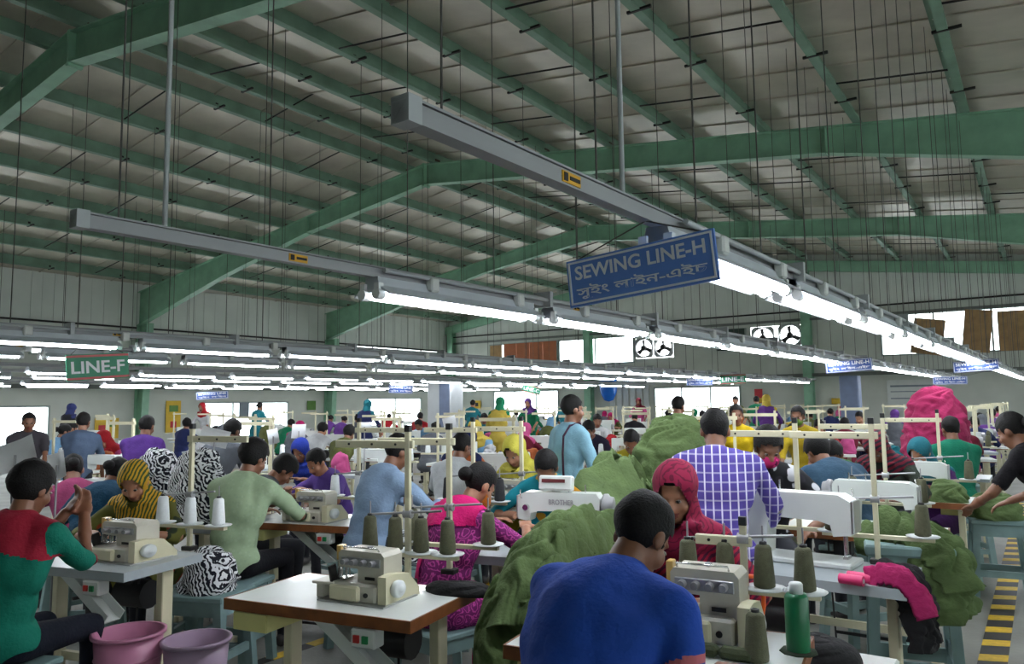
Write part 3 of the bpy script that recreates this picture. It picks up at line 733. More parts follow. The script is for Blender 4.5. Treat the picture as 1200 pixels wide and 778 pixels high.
def make_stand(h=.68, discs=2, bar=.42, side=1):
    """thread stand: post, crossbar with eyelets, saucer plate; origin at its clamp on the table"""
    t = thing('thread_stand', 'x', 'thread stand')
    part(MB().box((0, 0, h / 2), (.024, .024, h), bev=.002), 'post', CREAM, t)
    part(MB().box((0, 0, .012), (.07, .06, .024), bev=.004), 'clamp', DARKM, t)
    cb = part(MB().box((-side * bar / 2 + side * .03, 0, h - .06), (bar, .02, .035), bev=.003), 'top_bar', CREAM, t)
    for k in range(3): part(MB().cyl((-side * (.06 + k * bar * .3), -.014, h - .06), (-side * (.06 + k * bar * .3), .014, h - .06), .006, n=6), 'eyelet', DARKM, cb)
    part(MB().box((0, 0, h + .012), (.026, .026, .03)), 'cap', DARKP, t)
    part(MB().cyl((-.2, 0, .3), (.17, 0, .33), .006, n=6), 'guide_rod', KNOB, t)
    g = MB().cyl((-.02, 0, .31), (.02, 0, .31), .02, n=8); part(g, 'rod_boss', KNOB, t)
    part(MB().box((0, .0, .13), (.5, .03, .018)), 'saucer_bar', CREAM, t)
    for k in range(discs):
        x = (k - (discs - 1) / 2) * (.4 / max(1, discs - 1))
        s = part(MB().lathe([(.0, .139), (.07, .143), (.075, .148), (.0, .146)], (x, -.0, 0), 16), 'saucer', WHITEM, t)
        part(MB().cyl((x, 0, .14), (x, 0, .36), .0035, n=5), 'spindle', KNOB, s)
    return t
def make_stand_far():
    t = thing('thread_stand', 'x', 'thread stand'); h = .68
    part(MB().box((0, 0, h / 2), (.026, .026, h)), 'post', CREAM, t); part(MB().box((-.18, 0, h - .05), (.42, .022, .035)), 'top_bar', CREAM, t)
    part(MB().box((0, .0, .13), (.5, .05, .02)), 'saucer_bar', CREAM, t); return t
def cone_mesh(thread, h=.15):
    b = MB(); b.lathe([(0, 0), (.024, 0), (.036, .006), (.037, .02), (.028, h - .012), (.022, h - .004), (.012, h)], n=16, m=0)
    b.lathe([(.014, h - .004), (.013, h + .008), (.009, h + .009), (.009, h - .002)], n=12, m=1); return b.mesh('thread_cone', [thread, DARKP])
CONES = {'olive': cone_mesh(OLIVE), 'white': cone_mesh(WHTH), 'black': cone_mesh(BLKTH)}
def cone(col, loc, label, group):
    o = put('thread_cone', CONES[col], None, loc); o.rotation_euler.z = random.random() * 6; return tag(o, label, 'thread cone', group)
def make_stool(h=.47, W=.36, D=.3):
    t = thing('wooden_stool', 'x', 'stool')
    part(MB().box((0, 0, h - .015), (W, D, .03), bev=.006), 'seat', STOOLM, t)
    for sx in (-1, 1):
        for sy in (-1, 1):
            b = MB(); x0, y0 = sx * (W / 2 - .035), sy * (D / 2 - .035); x1, y1 = x0 + sx * .03, y0 + sy * .02; e = .022
            vs = [(x1 + a * e, y1 + c * e, 0) for a, c in ((-1, -1), (1, -1), (1, 1), (-1, 1))] + [(x0 + a * e, y0 + c * e, h - .028) for a, c in ((-1, -1), (1, -1), (1, 1), (-1, 1))]
            b.add(vs, [(0, 1, 5, 4), (1, 2, 6, 5), (2, 3, 7, 6), (3, 0, 4, 7), (3, 2, 1, 0), (4, 5, 6, 7)]); part(b, 'leg', STOOLM, t)
    for sy in (-1, 1):
        part(MB().box((0, sy * (D / 2 - .03), h - .065), (W - .06, .022, .075)), 'apron', STOOLM, t)
        part(MB().box((0, sy * (D / 2 - .022), .14), (W - .03, .022, .04)), 'stretcher', STOOLM, t)
    for sx in (-1, 1):
        part(MB().box((sx * (W / 2 - .03), 0, h - .065), (.022, D - .06, .075)), 'apron', STOOLM, t); part(MB().box((sx * (W / 2 - .018), 0, .17), (.022, D - .03, .04)), 'stretcher', STOOLM, t)
    return t
def make_basket(loc, m, label, h=.3, r=.16, lattice=True):
    t = thing('plastic_basket', label, 'basket', loc)
    part(MB().lathe([(0, 0), (r * .78, 0), (r, h), (r * .97, h), (r * .76, .008), (0, .008)], n=28), 'shell', m, t)
    part(MB().lathe([(r * .97, h - .012), (r + .012, h - .012), (r + .014, h + .004), (r * .97, h + .004)], n=28, loop=True), 'rim', m, t)
    if lattice:
        for k in range(5):
            z = h * (.16 + k * .15); rr = r * (.78 + .22 * z / h) + .001
            part(MB().lathe([(rr, z), (rr + .005, z + .006), (rr, z + .012)], n=28, loop=True), 'rib', m, t)
    return t
PRO = dict(table=make_table(LAM, WEDGE), tableg=make_table(LAMG, LAMG, False), table_far=make_table_far(LAM, WEDGE), tableg_far=make_table_far(LAMG, CREAM), over=make_overlock(), lock=make_lockstitch(), lockp=make_lockstitch(True, True),
           mfar=make_machine_far(), stand=make_stand(), stand4=make_stand(.68, 4), standl=make_stand(.68, 3, .42, -1), standlow=make_stand(.36, 4, .2), standfar=make_stand_far(), stool=make_stool())

# ------------------------------------------------------------------ voxel-joined shapes: cloth heaps and bodies
def remesh(b, voxel, smooth=3, factor=.5):
    me = bpy.data.meshes.new('tmp'); me.from_pydata(b.v, [], b.f)
    bm = bmesh.new(); bm.from_mesh(me); bmesh.ops.recalc_face_normals(bm, faces=bm.faces); bm.to_mesh(me); bm.free()
    o = bpy.data.objects.new('tmp', me); COL.objects.link(o)
    r = o.modifiers.new('r', 'REMESH'); r.mode = 'VOXEL'; r.voxel_size = voxel; r.adaptivity = 0
    if smooth: s = o.modifiers.new('s', 'SMOOTH'); s.factor = factor; s.iterations = smooth
    dg = bpy.context.evaluated_depsgraph_get(); res = bpy.data.meshes.new_from_object(o.evaluated_get(dg))
    bpy.data.objects.remove(o); bpy.data.meshes.remove(me)
    return res
def co_of(me):
    a = np.empty(len(me.vertices) * 3); me.vertices.foreach_get('co', a); return a.reshape(-1, 3)
def no_of(me):
    a = np.empty(len(me.vertices) * 3); me.vertices.foreach_get('normal', a); return a.reshape(-1, 3)
def capsule(b, p0, p1, r0, r1=None, n=10):
    r1 = r0 if r1 is None else r1
    b.cyl(p0, p1, r0, r1, n=n); b.ell(p0, (r0,) * 3, n, 6); b.ell(p1, (r1,) * 3, n, 6)
def finish(me, m):
    me.materials.clear()
    for x in (m if isinstance(m, (list, tuple)) else [m]): me.materials.append(x)
    me.polygons.foreach_set('use_smooth', [True] * len(me.polygons)); me.update(); return me
def folds(a, b, seed, big=1.0):
    """cloth folds: long in b, close together in a, rounded crests with sharp valleys, two sizes crossing"""
    w = mnoise.noise(Vector((a * .6, b * .5, seed))) * 1.1
    f1 = abs(mnoise.noise(Vector((a + w, b * .22, seed + 3.3)))); f2 = abs(mnoise.noise(Vector((a * .55 + b * .5 + w, b * .35 - a * .2, seed + 7.7)))); f3 = abs(mnoise.noise(Vector((a * 2.3 + w * 2, b * .6, seed + 11.1))))
    return big * (1.5 * min(f1, .5) + 1.1 * min(f2, .5) + .45 * min(f3, .5) - .75)
def grid_faces(nu, nv, wrap):
    return [(j * nu + i, j * nu + (i + 1) % nu, (j + 1) * nu + (i + 1) % nu, (j + 1) * nu + i) for j in range(nv - 1) for i in range(nu if wrap else nu - 1)]
def heap_mesh(sx, sy, sz, nf, m, seed=0, voxel=.016, fr=(.015, .035), layered=False):
    """a mound of crumpled cloth resting on z=0: folds run round and down its sides"""
    big = max(sx, sz * .4); nu = int(60 + 180 * min(1, big)); nv = int(34 + 90 * min(1, big)); amp = .035 + .075 * big if sz > .12 else .02
    amp = min(amp, .085); vs = []; dens = 1 / max(.09, amp * 1.1); rn = random.Random(seed); lx, ly = rn.uniform(-.1, .1), rn.uniform(-.1, .1)
    for j in range(nv):
        zz = j / (nv - 1); e = zz * math.pi / 2; k = math.cos(e) ** .62; z = sz * math.sin(e) ** 1.05
        for i in range(nu):
            th = 2 * math.pi * i / nu; c, sn = math.cos(th), math.sin(th); x, y = sx * k * c, sy * k * sn
            # folds in the round: blend two unrolled copies so that the seam closes
            t = i / nu; arc = 2 * math.pi * (sx + sy) / 2 * max(.35, k)
            g = lambda tt: folds((tt * arc * .55 + z * .8) * dens * .9, (z * 1.1 - tt * arc * .5) * dens * .9, seed)
            bl = min(1, max(0, (t - .8) / .2)); f = g(t) * (1 - bl) + g(t - 1) * bl if bl > 0 else g(t)
            r = 1 + amp * f / max(.05, (sx + sy) / 2) * (.35 + .65 * k)
            vs.append((x * r + lx * sx * zz, y * r + ly * sy * zz, max(0.0, z * (1 + amp * .7 * f / sz * zz))))
    n0 = len(vs); top = np.mean(np.array(vs[-nu:]), 0); vs.append(tuple(top)); vs.append((0, 0, 0))
    fs = grid_faces(nu, nv, True) + [((nv - 1) * nu + i, (nv - 1) * nu + (i + 1) % nu, n0) for i in range(nu)] + [((i + 1) % nu, i, n0 + 1) for i in range(nu)]
    return finish(MB().add(vs, fs).mesh('heap', m), m)
def drape_mesh(path, widths, nf, m, seed=0, voxel=.018, r=(.018, .04), side=None, thick=.05, kn=3):
    """garments lying over one another along a path: thick folded sheets that droop at their sides"""
    rn = random.Random(seed); P = np.array([tuple(p) for p in path], float); S = np.array(tuple(Vector(side).normalized())); N = len(P)
    al = np.concatenate([[0], np.cumsum(np.linalg.norm(np.diff(P, axis=0), axis=1))]); L = al[-1]; W = np.array(widths, float)
    out = MB(); wmax = W.max(); nl = 4 if wmax > .12 else (2 if wmax > .05 else 1); amp = min(.075, wmax * .42)
    ts = np.linspace(0, L, 240); PT = np.stack([np.interp(ts, al, P[:, k]) for k in range(3)], 1); ker = np.ones(41) / 41
    PS = np.stack([np.convolve(np.pad(PT[:, k], 20, mode='reflect', reflect_type='odd'), ker, 'valid') for k in range(3)], 1); WS = np.interp(ts, al, W)
    for l in range(nl):
        t0 = L * (0 if l == 0 else rn.uniform(0, .35)); t1 = L * (1 if l == 0 else rn.uniform(.72, 1.0)); sh = 0 if l == 0 else rn.uniform(-.25, .25); wf = 1.0 if l == 0 else rn.uniform(.6, .85)
        nu = int(30 + 260 * wmax * wf); nv = int(24 + 110 * (t1 - t0)); fr_ = []; bk = []
        for j in range(nv):
            t = t0 + (t1 - t0) * j / (nv - 1); q = min(239, int(t / L * 239)); a = max(0, q - 3); b = min(239, q + 3)
            T = PS[b] - PS[a]; T = T / np.linalg.norm(T); Nn = np.cross(T, S); Nn /= np.linalg.norm(Nn); ref = np.array((-PS[q][0], -PS[q][1], 2.2)); Nn = Nn if Nn @ ref > 0 else -Nn
            for i in range(nu):
                u = 2 * i / (nu - 1) - 1; lat = (u * wf + sh) * WS[q] * (1 + .07 * mnoise.noise(Vector((t * 9, l, seed + (5 if u > 0 else 0)))))
                f = folds(lat * (.75 / max(amp, .02)), t * (.75 / max(amp, .02)) * 1.2, seed + l * 13.7)
                n = thick * (.4 + .55 * l) + amp * f - (thick * 1.6 + .05) * abs(u) ** 4
                p = PS[q] + S * lat + Nn * n; fr_.append(tuple(p)); bk.append(tuple(p - Nn * (.05 if l == 0 and wmax > .12 else .014)))
        F1 = grid_faces(nu, nv, False); M_ = nu * nv; fs = F1 + [tuple(M_ + x for x in f[::-1]) for f in F1]
        rim = [i for i in range(nu)] + [j * nu + nu - 1 for j in range(1, nv)] + [(nv - 1) * nu + i for i in range(nu - 2, -1, -1)] + [j * nu for j in range(nv - 2, 0, -1)]
        fs += [(rim[k], rim[(k + 1) % len(rim)], M_ + rim[(k + 1) % len(rim)], M_ + rim[k]) for k in range(len(rim))]
        out.add(fr_ + bk, fs)
    return finish(out.mesh('drape', m), m)
# ================================================================== people
SKIN = mat('skin_brown', (122, 80, 58), .5, 0, .06, 12); SKIN_L = mat('skin_light_brown', (158, 110, 84), .5, 0, .05, 12)
LIP = mat('lip', (120, 62, 56), .45); HAIRM = mat('black_hair', (17, 15, 15), .7, 0, .25, 90, .3, 120, spec=.25); EYEW = mat('eye_white', (128, 120, 112), .4); IRIS = mat('iris', (30, 20, 16), .2)
SHOE = mat('dark_shoe', (34, 30, 30), .5); TROU = mat('dark_trousers', (30, 32, 40), .85, 0, .1, 9)
def RX(a): return Matrix.Rotation(a, 3, 'X')
class Sk:
    """collects labelled primitives so that faces of the joined surface can be told apart"""
    def __init__(s): s.b = MB(); s.p = []
    def cap(s, lab, p0, p1, r0, r1, n=10):
        capsule(s.b, p0, p1, r0, r1, n); s.p.append((lab, 0, np.array(p0), np.array(p1), r0, r1))
    def ell(s, lab, c, r, rot3=None, n=14, k=10):
        M = (rot3 or Matrix.Identity(3)).to_4x4(); M.translation = c
        s.b.ell((0, 0, 0), r, n, k, M=M); s.p.append((lab, 1, np.array(c), np.array((rot3 or Matrix.Identity(3)).inverted()), np.array(r), 0))
    def classify(s, X):
        best = np.full(len(X), 1e9); lab = np.zeros(len(X), int); tt = np.zeros(len(X)); names = []
        for i, (L, kind, a, b, r0, r1) in enumerate(s.p):
            names.append(L)
            if kind == 0:
                d = b - a; t = np.clip(((X - a) @ d) / (d @ d), 0, 1); D = np.linalg.norm(X - (a + t[:, None] * d), axis=1) - (r0 + (r1 - r0) * t)
            else:
                q = (X - a) @ b.T / r0; t = np.zeros(len(X)); D = (np.linalg.norm(q, axis=1) - 1) * r0.min()
            k = D < best; best[k] = D[k]; lab[k] = i; tt[k] = t[k]
        return lab, tt, np.array(names)
def ik(a, c, l1, l2, hint):
    a = Vector(a); c = Vector(c); d = c - a; L = min(d.length, (l1 + l2) * .995); u = d.normalized(); c = a + u * L
    x = (l1 * l1 - l2 * l2 + L * L) / (2 * L); h = math.sqrt(max(0, l1 * l1 - x * x))
    w = Vector(hint); w = (w - u * w.dot(u)).normalized()
    return a + u * x + w * h, c
def hand(s, wrist, d, nrm, sgn, curl=.5, fine=True):
    """palm, four fingers of unequal length bent at the knuckles, thumb off the side of the palm"""
    d = Vector(d).normalized(); nrm = Vector(nrm); nrm = (nrm - d * nrm.dot(d)).normalized(); x = d.cross(nrm).normalized() * sgn
    rot = Matrix((x, d, nrm)).transposed(); c = Vector(wrist) + d * .045
    s.ell('hand', c, (.04, .052, .016), rot)
    for k, (off, ln) in enumerate(((-.03, .068), (-.01, .078), (.01, .073), (.029, .058))):
        p = Vector(wrist) + d * .085 + x * off; dirv = d
        for j, f in enumerate((.45, .32, .23)):
            dirv = (dirv * math.cos(curl * (.5 + .35 * j)) + nrm * math.sin(curl * (.5 + .35 * j))).normalized(); q = p + dirv * ln * f
            s.cap('hand', p, q, .0095 - .001 * j, .0085 - .001 * j, 8); p = q
    p = Vector(wrist) + d * .03 - x * .036; q = p + (d * .7 - x * .6 + nrm * .3).normalized() * .035; s.cap('hand', p, q, .0125, .0105, 8)
    s.cap('hand', q, q + (d * .95 - x * .05 + nrm * .3).normalized() * .03, .0105, .0085, 8)
def head_prims(s, C, Rh, k=1.0):
    T = lambda p: C + Rh @ (Vector(p) * k)
    E = lambda lab, c, r, **kw: s.ell(lab, T(c), tuple(x * k for x in r), Rh, **kw)
    E('head', (0, -.012, .03), (.075, .094, .092)); E('head', (0, .02, -.03), (.06, .072, .088)); E('head', (0, .04, -.088), (.04, .045, .03)); E('head', (0, .072, .022), (.05, .02, .014))
    for q in (-1, 1):
        E('head', (q * .035, .055, -.035), (.03, .03, .034)); E('head', (q * .077, -.008, -.012), (.011, .022, .033))
    s.cap('head', T((0, .085, .008)), T((0, .108, -.03)), .0095 * k, .0145 * k); 
    for q in (-1, 1): s.cap('head', T((q * .01, .098, -.034)), T((q * .012, .092, -.036)), .009 * k, .009 * k)
    E('lip', (0, .089, -.06), (.024, .011, .0065)); E('lip', (0, .088, -.071), (.02, .011, .0065))
def pose(kind='sit', lean=.4, hunch=.25, hp=.45, hy=0.0, hands=((-.14, .5, .84), (.14, .5, .84)), seat=.47, wide=1.0, fem=False, k=1.0, curl=.6, palm=(0, 0, -1), legs=None, twist=0.0, elbow=(1, -.15, -.6)):
    """joints for a person facing +Y, origin on the floor under the pelvis"""
    d = dict(kind=kind, fem=fem, wide=wide, k=k, curl=curl, palm=palm)
    pz = seat + .095 if kind == 'sit' else .93
    P = Vector((0, 0, pz)); u1 = RX(-lean) @ Vector((0, 0, 1)); u2 = RX(-(lean + hunch)) @ Vector((0, 0, 1)); u3 = RX(-(lean + hunch) * .75) @ Vector((0, 0, 1))
    Tz = Matrix.Rotation(twist, 3, 'Z')
    d['P'] = P; d['W'] = P + u1 * .15; d['Ch'] = P + u1 * .32; d['N'] = d['Ch'] + u2 * .17; d['NT'] = d['N'] + u3 * .075
    d['R1'] = Tz @ RX(-lean); d['R2'] = Tz @ RX(-(lean + hunch))
    Rh = Matrix.Rotation(hy, 3, 'Z') @ RX(-hp); d['Rh'] = Rh; d['C'] = d['NT'] + Rh @ Vector((0, .022, .095)) * (.95)
    sw = .155 if fem else .178
    for i, sx in enumerate((-1, 1)):
        S = d['N'] - u2 * .045 + Tz @ Vector((sx * sw * wide, 0, 0)); e, w = ik(S, hands[i], .285, .255, (sx * elbow[0], elbow[1], elbow[2]))
        d['S%d' % i] = S; d['E%d' % i] = e; d['H%d' % i] = w
        hip = P + Vector((sx * .085, .0, -.02))
        if kind == 'sit':
            kn = Vector((sx * .13, .43, seat + .05)); an = Vector((sx * .13, .40, .085))
        else:
            kn = Vector((sx * .095, .03, .5)); an = Vector((sx * .1, -.01, .085))
        if legs: kn, an = Vector(legs[i][0]), Vector(legs[i][1])
        d['hip%d' % i] = hip; d['kn%d' % i] = kn; d['an%d' % i] = an
    return d
BODIES = {}
def body(key, p, voxel=.012, sleeve=.7, tunic=False, fine=True, bands=()):
    """one continuous body surface plus a shirt that follows it"""
    if key in BODIES: return BODIES[key]
    s = Sk(); w = p['wide']; fem = p['fem']
    s.ell('hips', p['P'] + Vector((0, 0, -.0)), (.165 * w, .125, .115), p['R1']); s.ell('torso', p['W'], (.14 * w, .108, .15), p['R1']); s.ell('torso', p['Ch'], (.158 * w, .112, .17), p['R1'])
    s.ell('torso', (p['Ch'] + p['N']) / 2 + p['R2'] @ Vector((0, -.012, .02)), (.15 * w, .1, .12), p['R2'])
    if fem:
        for q in (-1, 1): s.ell('torso', p['Ch'] + p['R1'] @ Vector((q * .065, .085, .035)), (.06, .055, .06), p['R1'])
    for i, sx in enumerate((-1, 1)): s.cap('torso', p['S%d' % i] * .8 + p['N'] * .2 + p['R2'] @ Vector((0, 0, -.03)), p['Ch'] + p['R1'] @ Vector((sx * .1 * w, 0, -.06)), .062, .075)
    s.cap('torso', p['S0'], p['N'], .056, .07); s.cap('torso', p['S1'], p['N'], .056, .07)
    s.cap('neck', p['N'], p['NT'] + p['Rh'] @ Vector((0, .01, .03)), .056, .051)
    head_prims(s, p['C'], p['Rh'], .95)
    for i, sx in enumerate((-1, 1)):
        S, E, H = p['S%d' % i], p['E%d' % i], p['H%d' % i]
        s.cap('upper', S, E, .052 if not fem else .047, .041); s.cap('fore', E, H, .041, .027)
        hand(s, H, (H - E), p['palm'], sx, p['curl'])
        s.cap('thigh', p['hip%d' % i], p['kn%d' % i], .088, .06, 12); s.cap('calf', p['kn%d' % i], p['an%d' % i], .058, .04, 12)
        a = p['an%d' % i]; s.cap('shoe', a + Vector((0, -.03, -.045)), a + Vector((sx * .015, .15, -.055)), .04, .03)
    me = remesh(s.b, voxel, 2, .4); X = co_of(me)
    vl, vt, nm_ = s.classify(X); VL = nm_[vl]; mv = np.isin(VL, ['torso', 'hips', 'upper', 'thigh']) | ((VL == 'fore') & (vt < .6)) | ((VL == 'calf') & (vt < .7))
    ed = np.empty(len(me.edges) * 2, int); me.edges.foreach_get('vertices', ed); ed = ed.reshape(-1, 2); deg = np.bincount(ed.ravel(), minlength=len(X)).astype(float)[:, None]
    for _ in range(int(22 * (.01 / voxel) ** 2) + 4):
        acc = np.zeros_like(X); np.add.at(acc, ed[:, 0], X[ed[:, 1]]); np.add.at(acc, ed[:, 1], X[ed[:, 0]]); X = np.where(mv[:, None], X * .4 + .6 * acc / np.maximum(deg, 1), X)
    me.vertices.foreach_set('co', X.ravel()); me.update()
    nf = len(me.polygons); ctr = np.empty(nf * 3); me.polygons.foreach_get('center', ctr); ctr = ctr.reshape(-1, 3)
    lab, tt, names = s.classify(ctr); L = names[lab]
    top = np.isin(L, ['torso']) | ((L == 'upper') & (tt < min(1, sleeve + .02))) | ((L == 'fore') & (tt < sleeve - 1)) | (L == 'hips')
    mi = np.zeros(nf, int); mi[top] = 1; mi[np.isin(L, ['thigh', 'calf']) | (L == 'hips')] = 2; mi[L == 'shoe'] = 3; mi[L == 'lip'] = 4
    if tunic: mi[(L == 'hips')] = 1
    me.materials.clear()
    for m in (SKIN, PAPER, TROU, SHOE, LIP): me.materials.append(m)
    me.polygons.foreach_set('material_index', mi.astype(np.int32)); me.polygons.foreach_set('use_smooth', [True] * nf); me.update()
    sel = np.isin(L, ['torso', 'hips']) | ((L == 'upper') & (tt < min(1, sleeve))) | ((L == 'fore') & (tt < sleeve - 1))
    if tunic: sel |= (L == 'thigh') & (tt < .85)
    else: sel &= ~((L == 'hips') & (ctr[:, 2] < p['P'].z - .06))
    nv = len(X); N = no_of(me)
    idx = [tuple(me.polygons[i].vertices) for i in np.nonzero(sel)[0]]
    used = sorted(set(v for f in idx for v in f)); rm = {v: i for i, v in enumerate(used)}
    fold = np.array([mnoise.noise(Vector((X[v][0] * 9, X[v][1] * 9, X[v][2] * 5))) + .5 * mnoise.noise(Vector(X[v] * 19)) for v in used])
    off = .012 + .011 * fold; low = np.clip((p['P'].z + .08 - X[used][:, 2]) / .14, 0, 1)
    if p['kind'] == 'stand' or not tunic: off = off + low * .012
    if tunic: off = off + .014 * low
    Y = X[used] + N[used] * off[:, None]
    ec = {}
    for f in idx:
        g = [rm[v] for v in f]
        for a_, b_ in zip(g, g[1:] + g[:1]): k_ = (min(a_, b_), max(a_, b_)); ec[k_] = ec.get(k_, 0) + 1
    be = [k_ for k_, c_ in ec.items() if c_ == 1]; nb = {}
    for a_, b_ in be: nb.setdefault(a_, []).append(b_); nb.setdefault(b_, []).append(a_)
    for _ in range(14):
        Z_ = Y.copy()
        for a_, l_ in nb.items(): Y[a_] = .4 * Z_[a_] + .6 * Z_[l_].mean(0)
    sh = bpy.data.meshes.new('shirt'); sh.from_pydata(Y.tolist(), [], [tuple(rm[v] for v in f) for f in idx]); finish(sh, [PAPER, PAPER] if bands else PAPER)
    if bands:
        fi = np.nonzero(sel)[0]; bi = np.zeros(len(fi), np.int32)
        for b0, b1, sl in bands: tv = tt[fi] + sl * (ctr[fi][:, 1] - p['S1'].y); bi[(L[fi] == 'upper') & (tv > b0) & (tv < b1)] = 1
        sh.polygons.foreach_set('material_index', bi)
    BODIES[key] = (me, sh, p); return BODIES[key]
def cut(me, keep):
    """keep the faces whose centre passes the test"""
    bm = bmesh.new(); bm.from_mesh(me); dl = [f for f in bm.faces if not keep(f.calc_center_median())]
    bmesh.ops.delete(bm, geom=dl, context='FACES'); bm.to_mesh(me); bm.free(); return me
HAIRS = {}
def hair_mesh(style):
    if style in HAIRS: return HAIRS[style]
    b = MB(); vol = {'short': 1.0, 'thick': 1.1, 'bun': 1.0, 'tail': 1.0, 'braid': 1.0, 'crop': .95}[style]
    b.ell((0, -.014, .036), (.084 * vol, .104 * vol, .099 * vol), 32, 24)
    cap = b.mesh('hair', HAIRM); X = co_of(cap)
    for i, v in enumerate(cap.vertices):
        n = mnoise.noise(Vector(X[i] * 38)) * .004 + mnoise.noise(Vector(X[i] * 14)) * .006
        v.co = v.co + v.co.normalized() * n
    lowcut = -.075 if style in ('short', 'thick', 'crop') else -.09
    def keep(c):
        if c.y > .062 and c.z < .07: return False
        if c.y > .03 and c.z < .03: return False
        if c.y > -.02 and c.z < -.012: return False
        if c.z < lowcut + max(0, c.y + .05) * .5: return False
        return True
    cut(cap, keep)
    if style in ('bun', 'tail', 'braid'):
        b2 = MB()
        if style == 'bun': b2.ell((0, -.125, .0), (.045, .04, .042), 14, 10)
        elif style == 'tail': b2.tube([(0, -.1, .03), (0, -.14, .01), (0, -.15, -.08), (0, -.135, -.2), (0, -.12, -.3)], [.025, .034, .036, .03, .01], n=10)
        else:
            for k in range(9): b2.ell(((.008 if k % 2 else -.008), -.105 - .02 * math.sin(k * .5), -.03 - k * .035), (.024, .022, .027), 10, 6)
        m2 = b2.mesh('hair2', HAIRM); bm = bmesh.new(); bm.from_mesh(cap); bm.from_mesh(m2); bm.to_mesh(cap); bm.free()
    finish(cap, HAIRM); HAIRS[style] = cap; return cap
def eye_mesh():
    if 'eye' in HAIRS: return HAIRS['eye']
    b = MB(); b.ell((0, 0, 0), (.0125, .0105, .0075), 12, 8); b.s = [True] * len(b.f)
    me = b.mesh('eye', [EYEW, IRIS])
    for p in me.polygons:
        if p.center.y > .0045 and abs(p.center.x) < .0075: p.material_index = 1
    HAIRS['eye'] = me; return me
def scarf_mesh(key, p, loose=0.0, face=True, long=True):
    kk = ('scarf', key, loose, face)
    if kk in HAIRS: return HAIRS[kk]
    b = MB(); C, Rh = p['C'], p['Rh']; M = Rh.to_4x4(); M.translation = C; e = loose
    b.ell((0, -.014, .03), (.09 + e, .112 + e, .105 + e), 20, 14, M=M); b.ell((0, .0, -.05), (.078 + e, .088 + e, .095), 16, 12, M=M)
    capsule(b, C + Rh @ Vector((0, -.02, -.05)), p['N'] + Vector((0, .0, .01)), .085 + e, .1)
    if long:
        for i in (0, 1): capsule(b, p['N'], p['S%d' % i] + Vector((0, 0, .0)), .085, .066)
        Rc = p['R2']; b.ell((0, 0, 0), (.15, .115, .1), 14, 10, M=Matrix.Translation((p['Ch'] + p['N']) / 2 + p['R2'] @ Vector((0, .025, .04))) @ Rc.to_4x4())
        rn = random.Random(4)
        for j in range(7):
            a = -1.0 + j * .33; pts = [p['N'] + Rc @ Vector((.13 * math.sin(a + t * .5), .1 + .02 * math.cos(a * 3) - .02 * t, .06 - .15 * t)) for t in (0, .35, .7, 1.0)]; b.tube(pts, .016, n=6)
    me = remesh(b, .013, 2, .5); inv = Rh.inverted(); X = co_of(me)
    for i, v in enumerate(me.vertices):
        n = mnoise.noise(Vector((X[i][0] * 16, X[i][1] * 16, X[i][2] * 9))); v.co = v.co + v.normal * (.007 * n)
    if face:
        def keep(c):
            q = inv @ (c - C); return not (q.y > .02 and (q.x / .064) ** 2 + ((q.z + .012) / .1) ** 2 < 1)
        cut(me, keep)
    finish(me, PAPER); HAIRS[kk] = me; return me
def mask_mesh():
    if 'mask' in HAIRS: return HAIRS['mask']
    b = MB(); b.ell((0, .028, -.055), (.066, .09, .058), 28, 20); me = b.mesh('mask', PAPER)
    cut(me, lambda c: c.y > .03 and -.1 < c.z < -.012 + .0); finish(me, PAPER); HAIRS['mask'] = me; return me
def oset(o, i, m):
    o.material_slots[i].link = 'OBJECT'; o.material_slots[i].material = m
PCOUNT = [0]
def person(key, p, loc, rz, label, top, bottom=TROU, hair='short', skin=SKIN, scarf=None, mask=None, voxel=.012, sleeve=.7, tunic=False, loose=.0, face=True, group=None, eyes=True, collar=None, sx=1.0, bands=(), band_mat=None):
    me, sh, p = body(key, p, voxel, sleeve, tunic, True, bands)
    t = thing('person', label, 'person', loc, rz, group); t.scale = (sx, sx, sx)
    b = put('body', me, t); oset(b, 0, skin); oset(b, 1, top); oset(b, 2, bottom)
    s = put('tunic' if tunic else 'shirt', sh, t); oset(s, 0, top)
    if bands: oset(s, 1, band_mat)
    H = p['Rh'].to_4x4() @ Matrix.Scale(.95, 4); H.translation = p['C']
    def onhead(n, m): o = put(n, m, t); o.matrix_local = H; return o
    if hair: onhead('hair', hair_mesh(hair))
    if scarf:
        o = put('headscarf', scarf_mesh(key, p, loose, face), t); oset(o, 0, scarf)
    if mask: o = onhead('face_mask', mask_mesh()); oset(o, 0, mask)
    if eyes:
        for q in (-1, 1): o = onhead('eye', eye_mesh()); o.matrix_local = H @ Matrix.Translation((q * .029, .0825, .001))
    if collar:
        Rc = (p['R2']).to_4x4(); Rc.translation = p['N'] + p['R2'] @ Vector((0, .004, .018))
        o = put('collar', MB().lathe([(.066, -.012), (.071, .012), (.062, .034), (.058, .034), (.064, .008), (.062, -.012)], n=20, loop=True).mesh('collar', collar), t); o.matrix_local = Rc
    return t
def head_at(p, u, v, face_deg, sx=1.0):
    """place so that the head centre falls on this pixel; its height follows from the pose, so the distance follows from the floor"""
    c = p['C'] * sx; w = atz(u, v, c.z); a = R(face_deg); q = Matrix.Rotation(a, 3, 'Z') @ Vector((c.x, c.y, 0))
    return Vector((w.x - q.x, w.y - q.y, 0)), a
